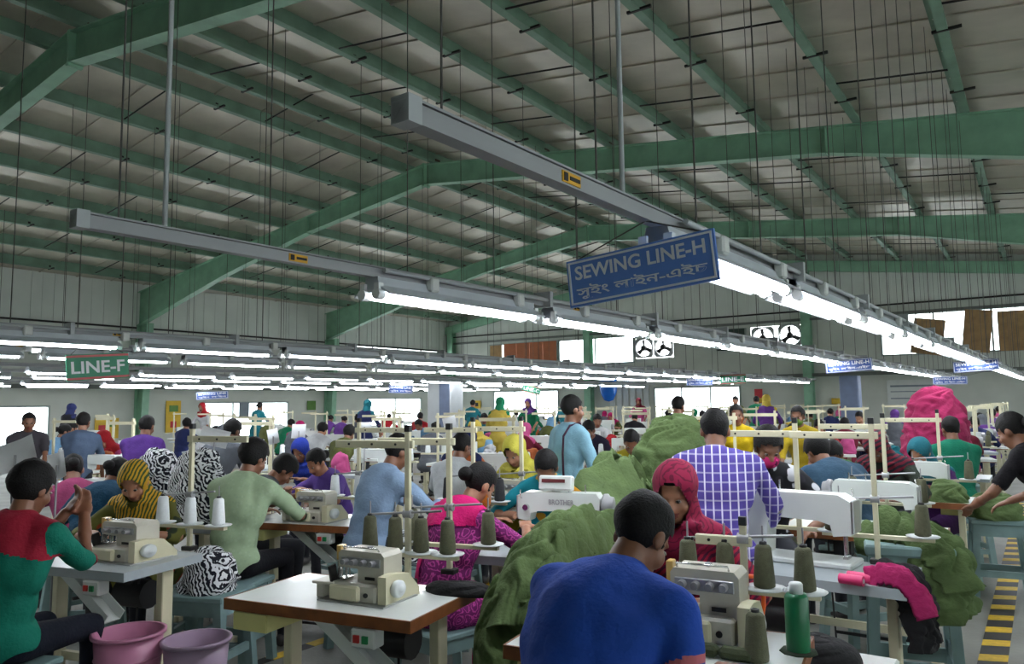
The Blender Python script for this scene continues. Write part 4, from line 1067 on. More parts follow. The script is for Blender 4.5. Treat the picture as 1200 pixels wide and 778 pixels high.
# ================================================================== layout: foreground, placed one by one
def pd(u, v, d):
    r = ray(u, v); t = d / math.hypot(r.x, r.y); return Vector((r.x * t, r.y * t, EYE + r.z * t))
def away(w): return math.atan2(-w.x, w.y)
STOOLN = {}
def stool(loc, rz, h, label, group=None):
    o = dup(PRO['stool'], (loc[0], loc[1], 0), rz, label, group); o.scale = (1.12, 1.12, h / .47); return o
def seated(u, v, d, rel, key, label, stool_label=None, seat0=.5, ph=None, **kw):
    ph = dict(ph or {}); w = pd(u, v, d)
    kind = ph.get('kind', 'sit'); base = pose(seat=seat0, **ph); dz = w.z - base['C'].z
    sx = 1.0
    if kind == 'sit':
        st = min(.6, max(.40, seat0 + dz)); hd = ph.get('hands', ((-.14, .5, .84), (.14, .5, .84)))
        p = pose(seat=st, **ph)
    else:
        sx = min(1.06, max(.9, w.z / base['C'].z)); p = base; st = 0
    a = away(w) + R(rel); c = p['C'] * sx; q = Matrix.Rotation(a, 3, 'Z') @ Vector((c.x, c.y, 0)); loc = Vector((w.x - q.x, w.y - q.y, 0))
    t = person(key, p, loc, a, label, sx=sx, **kw)
    if stool_label and kind == 'sit': stool(loc, a, st - .012, stool_label)
    return t, loc, a
def F(c, n=None, **k):
    c = tuple(int(x * .87) for x in c); return mat(n or 'cloth_%d_%d_%d' % c, c, .85, 0, .1, 9, .25, 70, spec=.2, **k)

# --- row under the SEWING LINE-H sign: tables
def station(kind, loc, rz, label, z=0): return dup(PRO[kind], (loc[0], loc[1], z), rz, label)
T1 = station('table', (-2.472, 2.345), R(10), 'white sewing table with brown wooden edge beside the aisle, overlock machine on it')
M1 = station('over', (-2.363, 2.327), R(8), 'cream grey overlock machine alone on the white brown-edged table', TT)
T2 = station('table', (-1.109, 2.454), R(8), 'white sewing table with brown edge in front of the man in royal blue')
M2 = station('over', (-0.982, 2.572), R(6), 'grey overlock machine worked by the man in royal blue', TT)
T3 = station('tableg', (-0.982, 3.891), R(180), 'grey topped sewing table with pink tape rolls on it')
M3 = station('lock', (-1.073, 4.018), R(176), 'big white lockstitch machine before the worker in pink mask', TT); M3.scale = (1.2, 1.2, 1.2)
T4 = station('table', (-0.982, 5.227), R(180), 'sewing table behind the worker in pink mask'); M4 = station('lock', (-0.909, 5.318), R(178), 'white lockstitch machine beside the steel blue shirt', TT)
T5 = station('table', (-0.954, 7.02), R(180), 'sewing table whose brown edged end sticks into the striped aisle'); M5 = station('lock', (-0.909, 7.08), R(180), 'white lockstitch machine on the table by the striped aisle', TT)
# centre row
TB = station('tableg', (-2.227, 3.618), R(14), 'grey sewing table under the machine with display'); MBr = station('lockp', pd(658, 640, 4.5)[:2], R(14), 'white lockstitch machine with red display box on top', TT)
TC = station('table_far', (-3.1, 5.03), R(14), 'pale sewing table before the woman in yellow'); MC = station('over', pd(600, 577, 5.9)[:2], R(10), 'white overlock machine before the woman in yellow', TT)
# left rows
TL1 = station('tableg', (-4.236, 2.182), R(14), 'grey sewing table of the man in green and red'); ML1 = station('over', (-4.072, 2.236), R(10), 'cream overlock machine in front of the man in green and red', TT)
TL2 = station('table', (-4.318, 3.727), R(16), 'white brown-edged sewing table before the pale green shirt'); ML2 = station('over', (-4.236, 3.663), R(12), 'cream overlock machine before the pale green shirt', TT)

for o_, s_ in ((M1, (.8, .8, .68)), (M2, (.8, .85, .8)), (ML1, (.9, .9, .68)), (ML2, (.85, .85, .7)), (MC, (.85, .85, .75))): o_.scale = s_
# --- baskets, stools
PINKP = mat('pink_plastic', (186, 120, 150), .4, 0, .05); LILP = mat('lilac_plastic', (158, 134, 158), .4, 0, .05)
make_basket((-3.68, 2.05, 0), PINKP, 'pink plastic waste basket under the grey table', .5, .155)
make_basket((-3.42, 2.24, 0), LILP, 'lilac plastic waste bin beside the pink basket', .46, .15, False)
stool((-4.027, 2.709), R(20), .52, 'blue grey stool carrying a zebra striped cloth heap beside the aisle')
stool((-3.600, 3.927), R(10), .52, 'blue grey stool carrying a zebra cloth heap behind the near overlock')
stool((-3.227, 3.727), R(30), .5, 'empty round edged stool by the near overlock table')

# --- people, nearest first
BLUE = F((46, 88, 192)); PINKTRIM = F((216, 120, 128))
p1, l1, a1 = seated(752, 628, 2.25, -34, 'blue_man', 'man in royal blue t-shirt bending over an overlock machine, back turned', 'stool under the man in royal blue', ph=dict(lean=.5, hunch=.34, hp=.75, hy=-.1, hands=((-.1, .5, .86), (.24, .4, .84)), wide=1.14, elbow=(.4, -.3, -1)), top=BLUE, sleeve=.74, voxel=.008, hair='short', bands=((.58, .65, 0), (.36, .43, .9)), band_mat=PINKTRIM)
# sleeve piping
pb = BODIES['blue_man'][2]; S, E = pb['S1'], pb['E1']
def ring(par, c, ax, r, m, nm='sleeve_band', h=.007):
    o = put(nm, MB().lathe([(r - .004, -h), (r, -h), (r, h), (r - .004, h)], n=22, loop=True).mesh(nm, m), par)
    q = Vector(ax).normalized().to_track_quat('Z', 'Y').to_matrix().to_4x4(); q.translation = c; o.matrix_local = q; return o
MAROON = pattern('maroon_scarf_print', 'paisley', [(132, 22, 58), (96, 14, 44)], 9); KURTA2 = pattern('dark_red_print', 'stripe', [(142, 20, 48), (70, 16, 44)], 14, .85, (.3, .9, 0), 4)
seated(792, 577, 3.3, 160, 'maroon_woman', 'woman in maroon headscarf looking down beside the overlock', ph=dict(fem=True, lean=.12, hunch=.12, hp=.38, hy=.1, hands=((-.2, .36, .82), (.2, .38, .82))), top=KURTA2, sleeve=1.7, tunic=True, voxel=.01, hair='bun', skin=SKIN_L, scarf=MAROON, loose=.004)
CHECK = pattern('purple_check_shirt', 'check', [(84, 70, 150), (214, 210, 232)], 7.5)
seated(838, 505, 4.1, 0, 'check_man', 'man in purple and white checked shirt seen from behind', ph=dict(kind='stand', lean=.22, hunch=.22, hp=.5, hy=0, hands=((-.25, .42, .95), (.25, .42, .95)), wide=1.1), top=CHECK, sleeve=1.6, voxel=.01, collar=CHECK)
DPRINT = pattern('black_white_print', 'floral', [(28, 28, 32), (30, 30, 36), (190, 190, 196), (40, 38, 44)], 16)
seated(900, 521, 4.85, 188, 'mask_worker', 'worker with pink face mask and dark patterned shirt behind white machine', 'stool of the pink mask worker', ph=dict(lean=.3, hunch=.2, hp=.5, hy=.1, hands=((-.2, .42, .84), (.2, .42, .84))), top=DPRINT, hair='thick', mask=pattern('pink_mask', 'floral', [(170, 30, 90), (214, 60, 130), (90, 16, 60)], 40), sleeve=1.5)
seated(958, 524, 6.0, 35, 'steel_man', 'man in steel blue shirt leaning away beside the pink mask worker', 'stool of the steel blue shirt', ph=dict(lean=.5, hunch=.4, hp=.7, hands=((-.2, .5, .84), (.2, .5, .84)), wide=1.1), top=F((56, 84, 108)), sleeve=1.5, hair='thick')
PURP = pattern('magenta_paisley', 'paisley', [(112, 30, 96), (190, 70, 150)], 13)
p14, l14, a14 = seated(562, 569, 4.25, -48, 'magenta_woman', 'woman in purple paisley kurta with hot pink shawl bent over her work', 'stool under the purple paisley kurta', ph=dict(fem=True, lean=.3, hunch=.3, hp=.65, hy=-.1, hands=((-.16, .5, .88), (.16, .5, .88)), wide=1.15), top=PURP, bottom=F((186, 24, 96)), sleeve=.85, tunic=True, hair='bun', voxel=.01, skin=SKIN_L, mask=F((206, 120, 40)))
TEALP = pattern('teal_orange_print', 'floral', [(24, 128, 142), (24, 128, 142), (214, 150, 40), (24, 110, 120)], 12)
seated(640, 548, 5.15, 176, 'teal_woman', 'woman in teal and orange print with green mask behind machine with display', 'stool of the woman in teal print', ph=dict(fem=True, lean=.35, hunch=.3, hp=.8, hands=((-.2, .42, .84), (.2, .42, .84))), top=TEALP, sleeve=1.2, tunic=True, hair='bun', mask=F((140, 150, 50)), skin=SKIN_L)
SKYB = F((138, 184, 204)); 
p16, l16, a16 = seated(671, 480, 6.2, -52, 'sky_man', 'standing man in sky blue shirt with a tape over his shoulder', ph=dict(kind='stand', lean=.02, hunch=.05, hp=.1, hy=-.2, hands=((-.28, .08, .86), (.28, .1, .86))), top=SKYB, sleeve=1.2, bottom=F((60, 62, 74)), collar=SKYB)
seated(603, 529, 6.0, 150, 'yellow_woman', 'woman in yellow headscarf bent over an overlock machine', 'stool of the woman in yellow headscarf', ph=dict(fem=True, lean=.35, hunch=.25, hp=.6, hands=((-.18, .42, .84), (.18, .42, .84))), top=F((206, 196, 70)), sleeve=1.4, tunic=True, hair='bun', scarf=F((214, 204, 84)), skin=SKIN_L)
seated(541, 524, 6.7, -25, 'white_man', 'man in white shirt seen from behind among the machines', 'stool of the man in white', ph=dict(lean=.2, hunch=.2, hp=.35, hy=-.3), top=F((216, 220, 224)), sleeve=1.5)
LBLUE = F((150, 176, 208))
seated(466, 530, 5.3, -58, 'lightblue_man', 'man in light blue shirt working at a thread stand', 'stool of the man in light blue', ph=dict(lean=.25, hunch=.25, hp=.5, hands=((-.15, .5, .9), (.15, .5, .9)), wide=1.1), top=LBLUE, sleeve=1.65, collar=LBLUE)
PGREEN = pattern('pale_green_shirt', 'floral', [(152, 172, 140), (156, 176, 146), (148, 168, 138)], 50)
seated(297, 537, 5.3, -32, 'palegreen_man', 'man in pale green shirt sitting with his back turned', 'blue grey stool under the pale green shirt', ph=dict(lean=.15, hunch=.25, hp=.45, hy=-.25, hands=((-.1, .46, .86), (.16, .46, .86)), wide=1.05), top=PGREEN, sleeve=1.55, hair='thick', voxel=.01, collar=PGREEN, bottom=F((28, 28, 34)))
seated(332, 551, 6.4, -72, 'grey_man', 'man in dark grey shirt bowed over the overlock beyond the pale green shirt', 'stool of the man in dark grey', ph=dict(lean=.35, hunch=.35, hp=.95), top=F((70, 72, 78)), hair='thick')
TEALG = F((26, 128, 108)); REDC = F((176, 40, 62))
p25, l25, a25 = seated(37, 573, 4.2, -42, 'green_red_man', 'man in green shirt with red yoke raising his hands', 'pale blue grey stool under the man in green and red', ph=dict(lean=.1, hunch=.22, hp=.35, hy=-.1, hands=((-.02, .40, 1.06), (.07, .42, 1.04)), wide=1.1, curl=.9, palm=(0, -.3, 1), elbow=(.5, -.4, -1)), top=TEALG, sleeve=1.1, voxel=.0085, bottom=F((30, 34, 46)), hair='thick')
pp = BODIES['green_red_man'][2]; yoke = MB()
bsh = BODIES['green_red_man'][1].copy(); bsh.name = 'yoke'; zc = pp['N'].z - .07
cut(bsh, lambda c: c.z > zc - .05 * abs(c.x) / .15 and abs(c.x) < .21)
X = co_of(bsh); N = no_of(bsh); bsh.vertices.foreach_set('co', (X + N * .003).ravel()); finish(bsh, REDC); put('yoke', bsh, p25)
ring(p25, pp['N'] + pp['R2'] @ Vector((0, .0, .02)), pp['R2'] @ Vector((0, 0, 1)), .066, REDC, 'collar', .024)
for i in (0, 1): S_, E_ = pp['E%d' % i], pp['H%d' % i]; ring(p25, S_ + (E_ - S_) * .06, E_ - S_, .05, REDC, 'cuff', .01)
SCM = pattern('striped_head_cloth', 'stripe', [(196, 150, 40), (60, 80, 40)], 16, .8, (.6, .4, 0), 3); OLV = pattern('olive_floral', 'floral', [(92, 92, 40), (92, 92, 40), (150, 60, 30), (40, 50, 36)], 14)
seated(157, 564, 5.3, 152, 'headcloth_woman', 'woman in yellow striped head cloth looking down at her sewing', 'stool of the woman in striped head cloth', ph=dict(fem=True, lean=.3, hunch=.3, hp=.65, hy=.2), top=OLV, sleeve=1.3, tunic=True, hair=None, scarf=SCM, skin=SKIN_L)
seated(137, 556, 6.5, -20, 'teal_back', 'person in dark teal top bent far forward, back turned', 'stool of the dark teal top', ph=dict(fem=True, lean=.55, hunch=.4, hp=.7, hy=-.3, wide=1.1), top=F((18, 66, 94)), sleeve=1.3, hair='bun')
seated(172, 503, 8.6, -15, 'purple_man', 'man in purple shirt standing with his back turned', ph=dict(kind='stand', lean=.3, hunch=.2, hp=.3, hy=-.2), top=F((92, 56, 140)), sleeve=1.4, bottom=F((40, 40, 50)))
seated(272, 516, 7.2, -40, 'grey_stand', 'man in grey shirt standing half hidden by a paper sheet', ph=dict(kind='stand', lean=.35, hunch=.3, hp=.5), top=F((110, 114, 122)), sleeve=1.2, bottom=F((40, 40, 50)))
seated(863, 489, 8.3, 185, 'yellow_stand', 'standing woman in bright yellow tunic facing the hall', ph=dict(kind='stand', fem=True, lean=.1, hunch=.1, hp=.1, hands=((-.2, .25, 1.0), (.2, .25, 1.0))), top=F((212, 180, 24)), sleeve=1.3, tunic=True, hair='bun', bottom=F((180, 150, 30)))
seated(935, 492, 8.6, 165, 'yellow_mask', 'woman in mustard tunic with green mask near the yellow tunic', ph=dict(kind='stand', fem=True, lean=.25, hunch=.15, hp=.2), top=F((186, 160, 40)), sleeve=1.3, tunic=True, hair='bun', mask=F((96, 130, 50)))
seated(795, 476, 9.4, -30, 'dark_stand', 'standing man in dark shirt behind the tall green garment heap', ph=dict(kind='stand', lean=.05, hunch=.1, hp=.3), top=F((54, 44, 84)), sleeve=.8)
seated(1027, 524, 6.45, 160, 'cap_person', 'person in maroon and green head wrap bent low', 'stool of the maroon head wrap', ph=dict(fem=True, lean=.4, hunch=.3, hp=.9), top=F((60, 70, 60)), hair=None, scarf=pattern('maroon_green_wrap', 'stripe', [(110, 26, 44), (30, 30, 40)], 9, .8, (0, 1, 0), 3), sleeve=1.2)
seated(977, 532, 7.4, 170, 'yellow_hair', 'woman with yellow hair band and green shawl', 'stool of the green shawl', ph=dict(fem=True, lean=.3, hunch=.3, hp=.8), top=F((60, 110, 40)), hair='bun', sleeve=1.3, tunic=True)
seated(1078, 530, 7.5, 150, 'teal_scarf', 'woman in teal headscarf with white mask', 'stool of the teal headscarf', ph=dict(fem=True, lean=.3, hunch=.25, hp=.6), top=F((70, 30, 90)), scarf=F((40, 110, 124)), hair=None, mask=F((214, 214, 210)), sleeve=1.3, tunic=True, skin=SKIN_L)
seated(1114, 503, 8.6, 20, 'emerald', 'person in emerald green top with back turned before the pink heap', 'stool of the emerald top', ph=dict(lean=.1, hunch=.1, hp=.3), top=F((24, 120, 92)), sleeve=1.2)
seated(1186, 505, 5.6, 60, 'aisle_person', 'person in black top and orange skirt reaching over a table by the aisle', ph=dict(kind='stand', fem=True, lean=.45, hunch=.2, hp=.5, hands=((-.2, .5, 1.0), (.2, .5, 1.0))), top=F((26, 24, 28)), sleeve=.8, bottom=F((206, 92, 30)), hair='bun')
seated(371, 543, 7.1, 130, 'violet_woman', 'woman in violet top sewing beside white thread cones', 'stool of the violet top', ph=dict(fem=True, lean=.35, hunch=.25, hp=.6), top=F((104, 76, 160)), hair='bun', sleeve=1.3, tunic=True, skin=SKIN_L)
seated(352, 528, 8.2, 150, 'royal_scarf', 'woman in royal blue headscarf behind the violet top', 'stool of the royal blue headscarf', ph=dict(fem=True, lean=.35, hunch=.25, hp=.6), top=F((36, 52, 140)), scarf=F((40, 60, 160)), hair=None, sleeve=1.3, tunic=True)
seated(85, 556, 7.2, 20, 'pinkgrey', 'woman in dusty pink top between the left machines', 'stool of the dusty pink top', ph=dict(fem=True, lean=.3, hunch=.25, hp=.6, hy=-.3), top=F((150, 60, 100)), hair='bun', sleeve=1.1, tunic=True)
seated(33, 511, 10.5, 185, 'window_man', 'man standing in dark shirt against the bright near window', ph=dict(kind='stand', lean=.05, hunch=.1, hp=.2), top=F((70, 66, 72)), sleeve=.8)
seated(97, 514, 10.0, -20, 'slate_man', 'man in slate shirt standing near the left wall', ph=dict(kind='stand', lean=.1, hunch=.1, hp=.2), top=F((80, 96, 120)), sleeve=1.3)
seated(740, 518, 7.6, 175, 'small_yellow', 'woman in yellow blouse with black hair near the tall heap', 'stool of the yellow blouse', ph=dict(fem=True, lean=.3, hunch=.3, hp=.7), top=F((200, 184, 50)), hair='bun', sleeve=1.2, tunic=True)
seated(690, 504, 9.6, 160, 'far_red', 'worker in dark print behind the sky blue shirt', 'stool of the dark print worker', ph=dict(fem=True, lean=.3, hunch=.3, hp=.7), top=F((44, 40, 60)), hair='bun', sleeve=1.2, tunic=True)
# ================================================================== cloth, cones, stands and small goods
def heap(loc, s, m, label, seed, folds=70, rz=0.0, name='cloth_heap', fr=(.015, .035), voxel=.016):
    o = put(name, heap_mesh(s[0], s[1], s[2], folds, m, seed, voxel, fr), None, loc, rz); return tag(o, label, 'cloth', kind='stuff')
heap((-4.027, 2.709, .52), (.17, .15, .24), ZEBRA, 'zebra striped cloth heap on the stool by the aisle', 1)
heap((-3.600, 3.927, .52), (.22, .17, .2), ZEBRA2, 'thin striped cloth heap on the stool behind the near overlock', 2)
w = pd(232, 622, 5.9); station('tableg_far', (w.x, w.y), R(16), 'grey table under the tall zebra cloth pile'); heap((w.x, w.y, TT), (.24, .2, .5), ZEBRA, 'tall zebra cloth pile beside the pale green shirt', 3, 120)
w = pd(186, 600, 6.7); station('tableg_far', (w.x, w.y), R(16), 'grey table under the zebra pile behind the white cones'); heap((w.x, w.y, TT), (.2, .2, .48), ZEBRA, 'zebra cloth pile behind the white thread cones', 4, 90)
heap((-2.091, 2.600, TT), (.16, .07, .05), BLKCL, 'black cloth scrap on the end of the brown edged table', 5, 30, R(15))
# green garments: tall heap sloping down to the near table and over its edge
path = [pd(762, 572, 5.0), pd(748, 580, 4.9), pd(736, 592, 4.8), pd(724, 606, 4.6), pd(714, 622, 4.4)]
o = put('garment_heap', drape_mesh(path, [.2, .24, .25, .22, .18], 200, GREENCL, 6, .014, (.012, .026), (-.25, 1, 0), .15, 10)); tag(o, 'army green garments spilling off the tall heap towards the machine with display', 'garments', kind='stuff')
path = [pd(712, 618, 3.9), pd(690, 622, 3.7), pd(662, 622, 3.5), pd(638, 640, 3.35), pd(620, 668, 3.2), pd(608, 700, 3.1), pd(600, 742, 3.02), pd(596, 800, 3.0)]
o = put('garment_heap', drape_mesh(path, [.1, .14, .16, .17, .16, .16, .15, .14], 300, GREENCL, 8, .0115, (.009, .02), (.8, .6, 0), .05)); tag(o, 'army green garments cascading over the table beside the royal blue shirt', 'garments', kind='stuff')
b = pd(770, 640, 5.0)
w = pd(792, 560, 5.3)
o = put('garment_heap', heap_mesh(.4, .34, 1.46, 300, GREENCL, 9, .014, (.014, .028), True), None, (w.x, w.y, 0)); tag(o, 'tall heap of army green garments behind the checked shirt', 'garments', kind='stuff')
stool((-.62, 4.43), R(12), .84, 'tall blue grey stool buried under green garments by the aisle')
path = [(-.86, 4.5, .87), (-.7, 4.46, .91), (-.54, 4.42, .89), (-.42, 4.38, .8), (-.375, 4.36, .66), (-.36, 4.34, .5)]
o = put('garment_heap', drape_mesh(path, [.1, .12, .14, .15, .15, .14], 150, GREENCL, 10, .011, (.008, .018), (.2, 1, 0), .035)); tag(o, 'army green garments draped over the table end by the striped aisle', 'garments', kind='stuff')
w = pd(1168, 600, 7.4); stool((w.x, w.y), R(10), .6, 'blue grey stool by the striped aisle with green garments on it'); heap((w.x, w.y, .6), (.2, .2, .2), GREENCL, 'army green garment pile on the stool by the striped aisle', 12, 60, 0, 'garment_heap', (.02, .035), .018)
heap((-0.66, 6.9, TT), (.15, .14, .16), GREENCL, 'army green garments on the brown edged table by the aisle', 13, 40, 0, 'garment_heap', (.02, .03), .018)
path = [(-0.654, 3.800, .81), (-0.564, 3.781, .83), (-0.491, 3.772, .8), (-0.445, 3.763, .68), (-0.436, 3.754, .5)]
o = put('black_cloth', drape_mesh(path, [.08, .1, .1, .09, .07], 40, BLKCL, 14, .012, (.01, .02), (.2, 1, 0), .022)); tag(o, 'black cloth hanging off the grey table corner', 'cloth')
path = [(-0.691, 3.691, .83), (-0.600, 3.663, .87), (-0.518, 3.654, .85), (-0.445, 3.645, .77), (-0.409, 3.636, .68)]
o = put('pink_cloth', drape_mesh(path, [.025, .035, .035, .03, .025], 16, PINKCL, 15, .009, (.007, .012), (.2, 1, 0), .012)); tag(o, 'hot pink cloth strip over the black cloth', 'cloth')
w = pd(1097, 500, 9.2); heap((w.x, w.y, TT), (.34, .3, .92), mat('magenta_pile', (142, 18, 72), .85, 0, .14, 8, .3, 50), 'tall magenta garment heap beyond the white machines', 16, 90, 0, 'garment_heap', (.03, .05), .022)
T = station('tableg_far', (w.x, w.y), R(0), 'grey table carrying the magenta garment heap')
# hot pink shawl over the purple kurta
pm = BODIES['magenta_woman'][2]
shw = BODIES['magenta_woman'][1].copy(); zc = pm['N'].z
cut(shw, lambda c: (c.z > zc - .05 - .25 * max(0, -c.x) and abs(c.x) < .19 and c.y < pm['N'].y + .05) or (c.x < -.06 and c.y < pm['W'].y - .03 and c.x > -.17))
X = co_of(shw); N = no_of(shw); shw.vertices.foreach_set('co', (X + N * .009).ravel()); finish(shw, F((214, 24, 112))); put('shawl', shw, p14)
# tape over the sky blue man's shoulder
ps = BODIES['sky_man'][2]; tp = MB()
pts = [ps['N'] + ps['R2'] @ Vector(q) for q in ((.09, .1, -.05), (.1, .03, .055), (.095, -.07, .03), (.085, -.125, -.06), (.09, -.13, -.2), (.1, -.125, -.34), (.12, -.12, -.48))]
tp.tube(pts, .009, n=6); put('measuring_tape', tp.mesh('measuring_tape', F((70, 40, 60))), p16)

# thread stands and cones in the foreground
def stand_at(kind, loc, rz, label, cols, cl, grp, n, z=TT):
    s = dup(PRO[kind], (loc[0], loc[1], z), rz, label)
    for k in range(n):
        x = (k - (n - 1) / 2) * (.4 / max(1, n - 1)); q = Matrix.Rotation(rz, 3, 'Z') @ Vector((x, 0, 0)); cone(cols, (loc[0] + q.x, loc[1] + q.y, z + .146), cl, grp)
    return s
stand_at('stand', pd(527, 672, 3.72)[:2], R(14), 'cream thread stand with olive cones behind the near overlock', 'olive', 'olive thread cone on the stand behind the near overlock', 'olive cones near overlock', 2)
for k, (u, v) in enumerate(((467, 612), (487, 645))):
    w = pd(u, v, 3.9); 
sl = stand_at('stand4', (-2.382, 2.600), R(12), 'thread stand with four olive cones at the back of the brown edged table', 'olive', 'olive thread cone in the row of four behind the near overlock', 'four olive cones', 4)
stand_at('standlow', (-0.909, 2.745), R(8), 'thread stand with four olive cones behind the royal blue man\'s overlock', 'olive', 'olive thread cone on the saucers behind the royal blue man\'s overlock', 'cones of the royal blue man', 4)
stand_at('stand', (-1.091, 4.200), R(4), 'cream thread stand with black cap before the pink mask worker', 'olive', 'olive thread cone before the pink mask worker', 'cones before the pink mask', 2)
stand_at('stand', (-0.709, 4.136), R(4), 'thread stand beside the grey table corner', 'olive', 'olive thread cone near the pink tape rolls', 'cones near the tape rolls', 2)
stand_at('stand', (-0.864, 5.454), R(4), 'cream thread stand beside the steel blue shirt', 'olive', 'olive thread cone beside the steel blue shirt', 'cones by the steel blue shirt', 2)
stand_at('stand', (-0.727, 7.2), R(4), 'cream thread stand by the aisle table with brown edge', 'olive', 'olive thread cone by the aisle table', 'cones by the aisle table', 2)
w = pd(222, 640, 4.75); stand_at('standl', w[:2], R(14), 'cream thread stand with white cones by the striped head cloth', 'white', 'white thread cone by the striped head cloth', 'white cones by the head cloth', 3)
w = pd(420, 612, 5.7); stand_at('standl', w[:2], R(14), 'cream thread stand with white cones beyond the pale green shirt', 'white', 'white thread cone beyond the pale green shirt', 'white cones beyond the green shirt', 3)
w = pd(612, 600, 5.4); stand_at('stand', w[:2], R(10), 'cream thread stand beside the sky blue shirt', 'olive', 'olive thread cone beside the sky blue shirt', 'cones by the sky blue shirt', 2)
w = pd(555, 600, 5.3); stand_at('stand', w[:2], R(10), 'thread stand with black cones behind the purple kurta', 'black', 'black thread cone behind the purple kurta', 'black cones', 2)
cone('olive', (-0.773, 2.418, TT), 'single olive thread cone standing on the table of the man in royal blue', None)
# can, pads, orange loop, tape rolls
t = thing('spray_can', 'green can with white cap standing on the royal blue man\'s table', 'can', (-0.691, 2.582, TT))
MB().lathe([(0, 0), (.036, 0), (.037, .004), (.037, .17), (.03, .182), (0, .182)], n=20).build('can_body', mat('can_green', (16, 108, 66), .35, 0, .03), t)
MB().lathe([(0, .18), (.022, .18), (.022, .21), (.018, .216), (0, .216)], n=14).build('cap', WHITEM, t); MB().lathe([(.0, .0), (.06, 0), (.055, .006), (0, .006)], n=9).build('felt_disc', mat('dark_felt', (44, 56, 40), .9), t)
for k, (x, y, a) in enumerate(((-.94, 2.39, 8), (-.83, 2.40, 4))):
    o = MB().box((0, 0, .018), (.11, .05, .036), bev=.012).build('fabric_pad', mat('olive_pad', (62, 70, 44), .9, 0, .1, 20, .3, 80), None, (x, y, TT), R(a)); tag(o, ['folded olive fabric pad under the overlock knobs', 'folded olive fabric pad nearer the lone thread cone'][k], 'fabric pad')
pts = [(-.92 + .035 * math.sin(t_) + .03 * math.cos(t_ * .5), 2.80, .84 + .1 * math.cos(t_)) for t_ in [i * 2 * math.pi / 20 for i in range(20)]]
b = MB().tube(pts, .008, n=6, closed=True); o = b.build('orange_cord', mat('orange_plastic', (226, 96, 24), .4)); tag(o, 'orange cord loop hanging from the thread stand saucer', 'cord')
for k, (x, y) in enumerate(((-.78, 3.62), (-.76, 3.69))):
    b = MB(); b.cyl((0, 0, .022), (.1, 0, .022), .022, n=14); b.cyl((-.002, 0, .022), (.102, 0, .022), .01, n=10, m=1); o = b.build('tape_roll', [mat('pink_tape', (224, 60, 120), .5), WHITEM], None, (x, y, TT), R(-8)); tag(o, ['pink tape roll at the front of the grey table', 'pink tape roll tucked behind the other roll'][k], 'tape roll')
# white bin with black bag
t = thing('white_box', 'white box with a black bag on it under the grey table', 'box', (-0.654, 3.000, 0)); b = MB(); b.box((0, 0, .3), (.3, .3, .6), bev=.01); b.build('box_body', MACHW, t); MB().box((0, 0, .61), (.33, .33, .03), bev=.008).build('box_lid', MACHW, t)
heap((-0.709, 2.972, .625), (.13, .12, .09), BLKCL, 'black cloth bag on the white box', 21, 26)
# paper sheets clipped to stands
def sheet(u, v, d, w, h, rz, roll, label):
    p = pd(u, v, d); t = thing('paper_sheet', label, 'paper', p); t.rotation_euler = (R(-12), roll, rz)
    b = MB(); n = 6
    for k in range(n + 1):
        x = (k / n - .5) * w; y = .02 * math.sin(k / n * 3.1)
        b.v += [(x, y, -h / 2), (x, y, h / 2), (x, y + .002, -h / 2), (x, y + .002, h / 2)]
    for k in range(n): a = k * 4; b.f += [(a, a + 4, a + 5, a + 1), (a + 2, a + 3, a + 7, a + 6), (a + 1, a + 5, a + 7, a + 3), (a, a + 2, a + 6, a + 4)]; b.m += [0] * 4; b.s += [True] * 4
    b.build('sheet', PAPER, t); MB().cyl((0, .006, 0), t.rotation_euler.to_matrix().inverted() @ Vector((0, 0, -p.z)), .006, n=5).build('holder', KNOB, t); return t
for a in ((17, 533, 4.6, .2, .15, R(40), R(-20), 'tilted white pattern sheet above the man in green and red'), (66, 545, 5.0, .1, .15, R(30), R(-18), 'white paper tag on a stand near the dusty pink top'), (251, 512, 6.2, .22, .13, R(35), R(14), 'curled white paper sheet beside the grey shirt'),
          (320, 511, 7.4, .1, .14, R(35), R(-14), 'narrow white paper tag beyond the pale green shirt'), (427, 500, 8.0, .14, .1, R(30), 0, 'white paper sheet above the magenta worker'), (601, 495, 8.5, .12, .14, R(20), R(-18), 'white paper sheet near the LINE-C sign'), (528, 500, 8.0, .14, .22, R(25), R(-16), 'pink paper pattern hung on a stand'),
          (350, 505, 9.0, .16, .16, R(30), 0, 'grey paper sheet pinned over a far machine')): sheet(*a)
# ================================================================== background lines
def project(p):
    d = Vector(p) - Vector((0, 0, EYE)); f = d.dot(_fw)
    if f < .1: return None
    return PPX + F_PX * d.dot(_cx) / f, PPY - F_PX * d.dot(_cy) / f
rb = random.Random(21); PILP = pd(1000, 520, 16.9); PILP.z = 0
BG = {'m1': pose(lean=.35, hunch=.3, hp=.6, seat=.49), 'm2': pose(lean=.15, hunch=.2, hp=.3, hy=.4, seat=.5), 'f1': pose(fem=True, lean=.35, hunch=.3, hp=.7, seat=.49), 'f2': pose(fem=True, lean=.2, hunch=.2, hp=.4, hy=-.4, seat=.5),
      'ms': pose(kind='stand', lean=.1, hunch=.1, hp=.3, hands=((-.25, .3, .95), (.25, .3, .95))), 'fs': pose(kind='stand', fem=True, lean=.15, hunch=.1, hp=.3, hands=((-.2, .35, .95), (.2, .35, .95)))}
COLS = [('pink', (200, 84, 138)), ('magenta', (178, 26, 96)), ('red', (176, 36, 44)), ('orange', (190, 104, 60)), ('yellow', (196, 172, 74)), ('emerald', (28, 120, 84)), ('teal', (36, 120, 132)), ('navy', (40, 48, 92)), ('violet', (104, 62, 140)), ('maroon', (110, 26, 46)), ('olive', (96, 100, 56)), ('white', (206, 208, 210)), ('sky blue', (120, 164, 200)), ('grey', (104, 108, 114)), ('black', (32, 32, 36))]
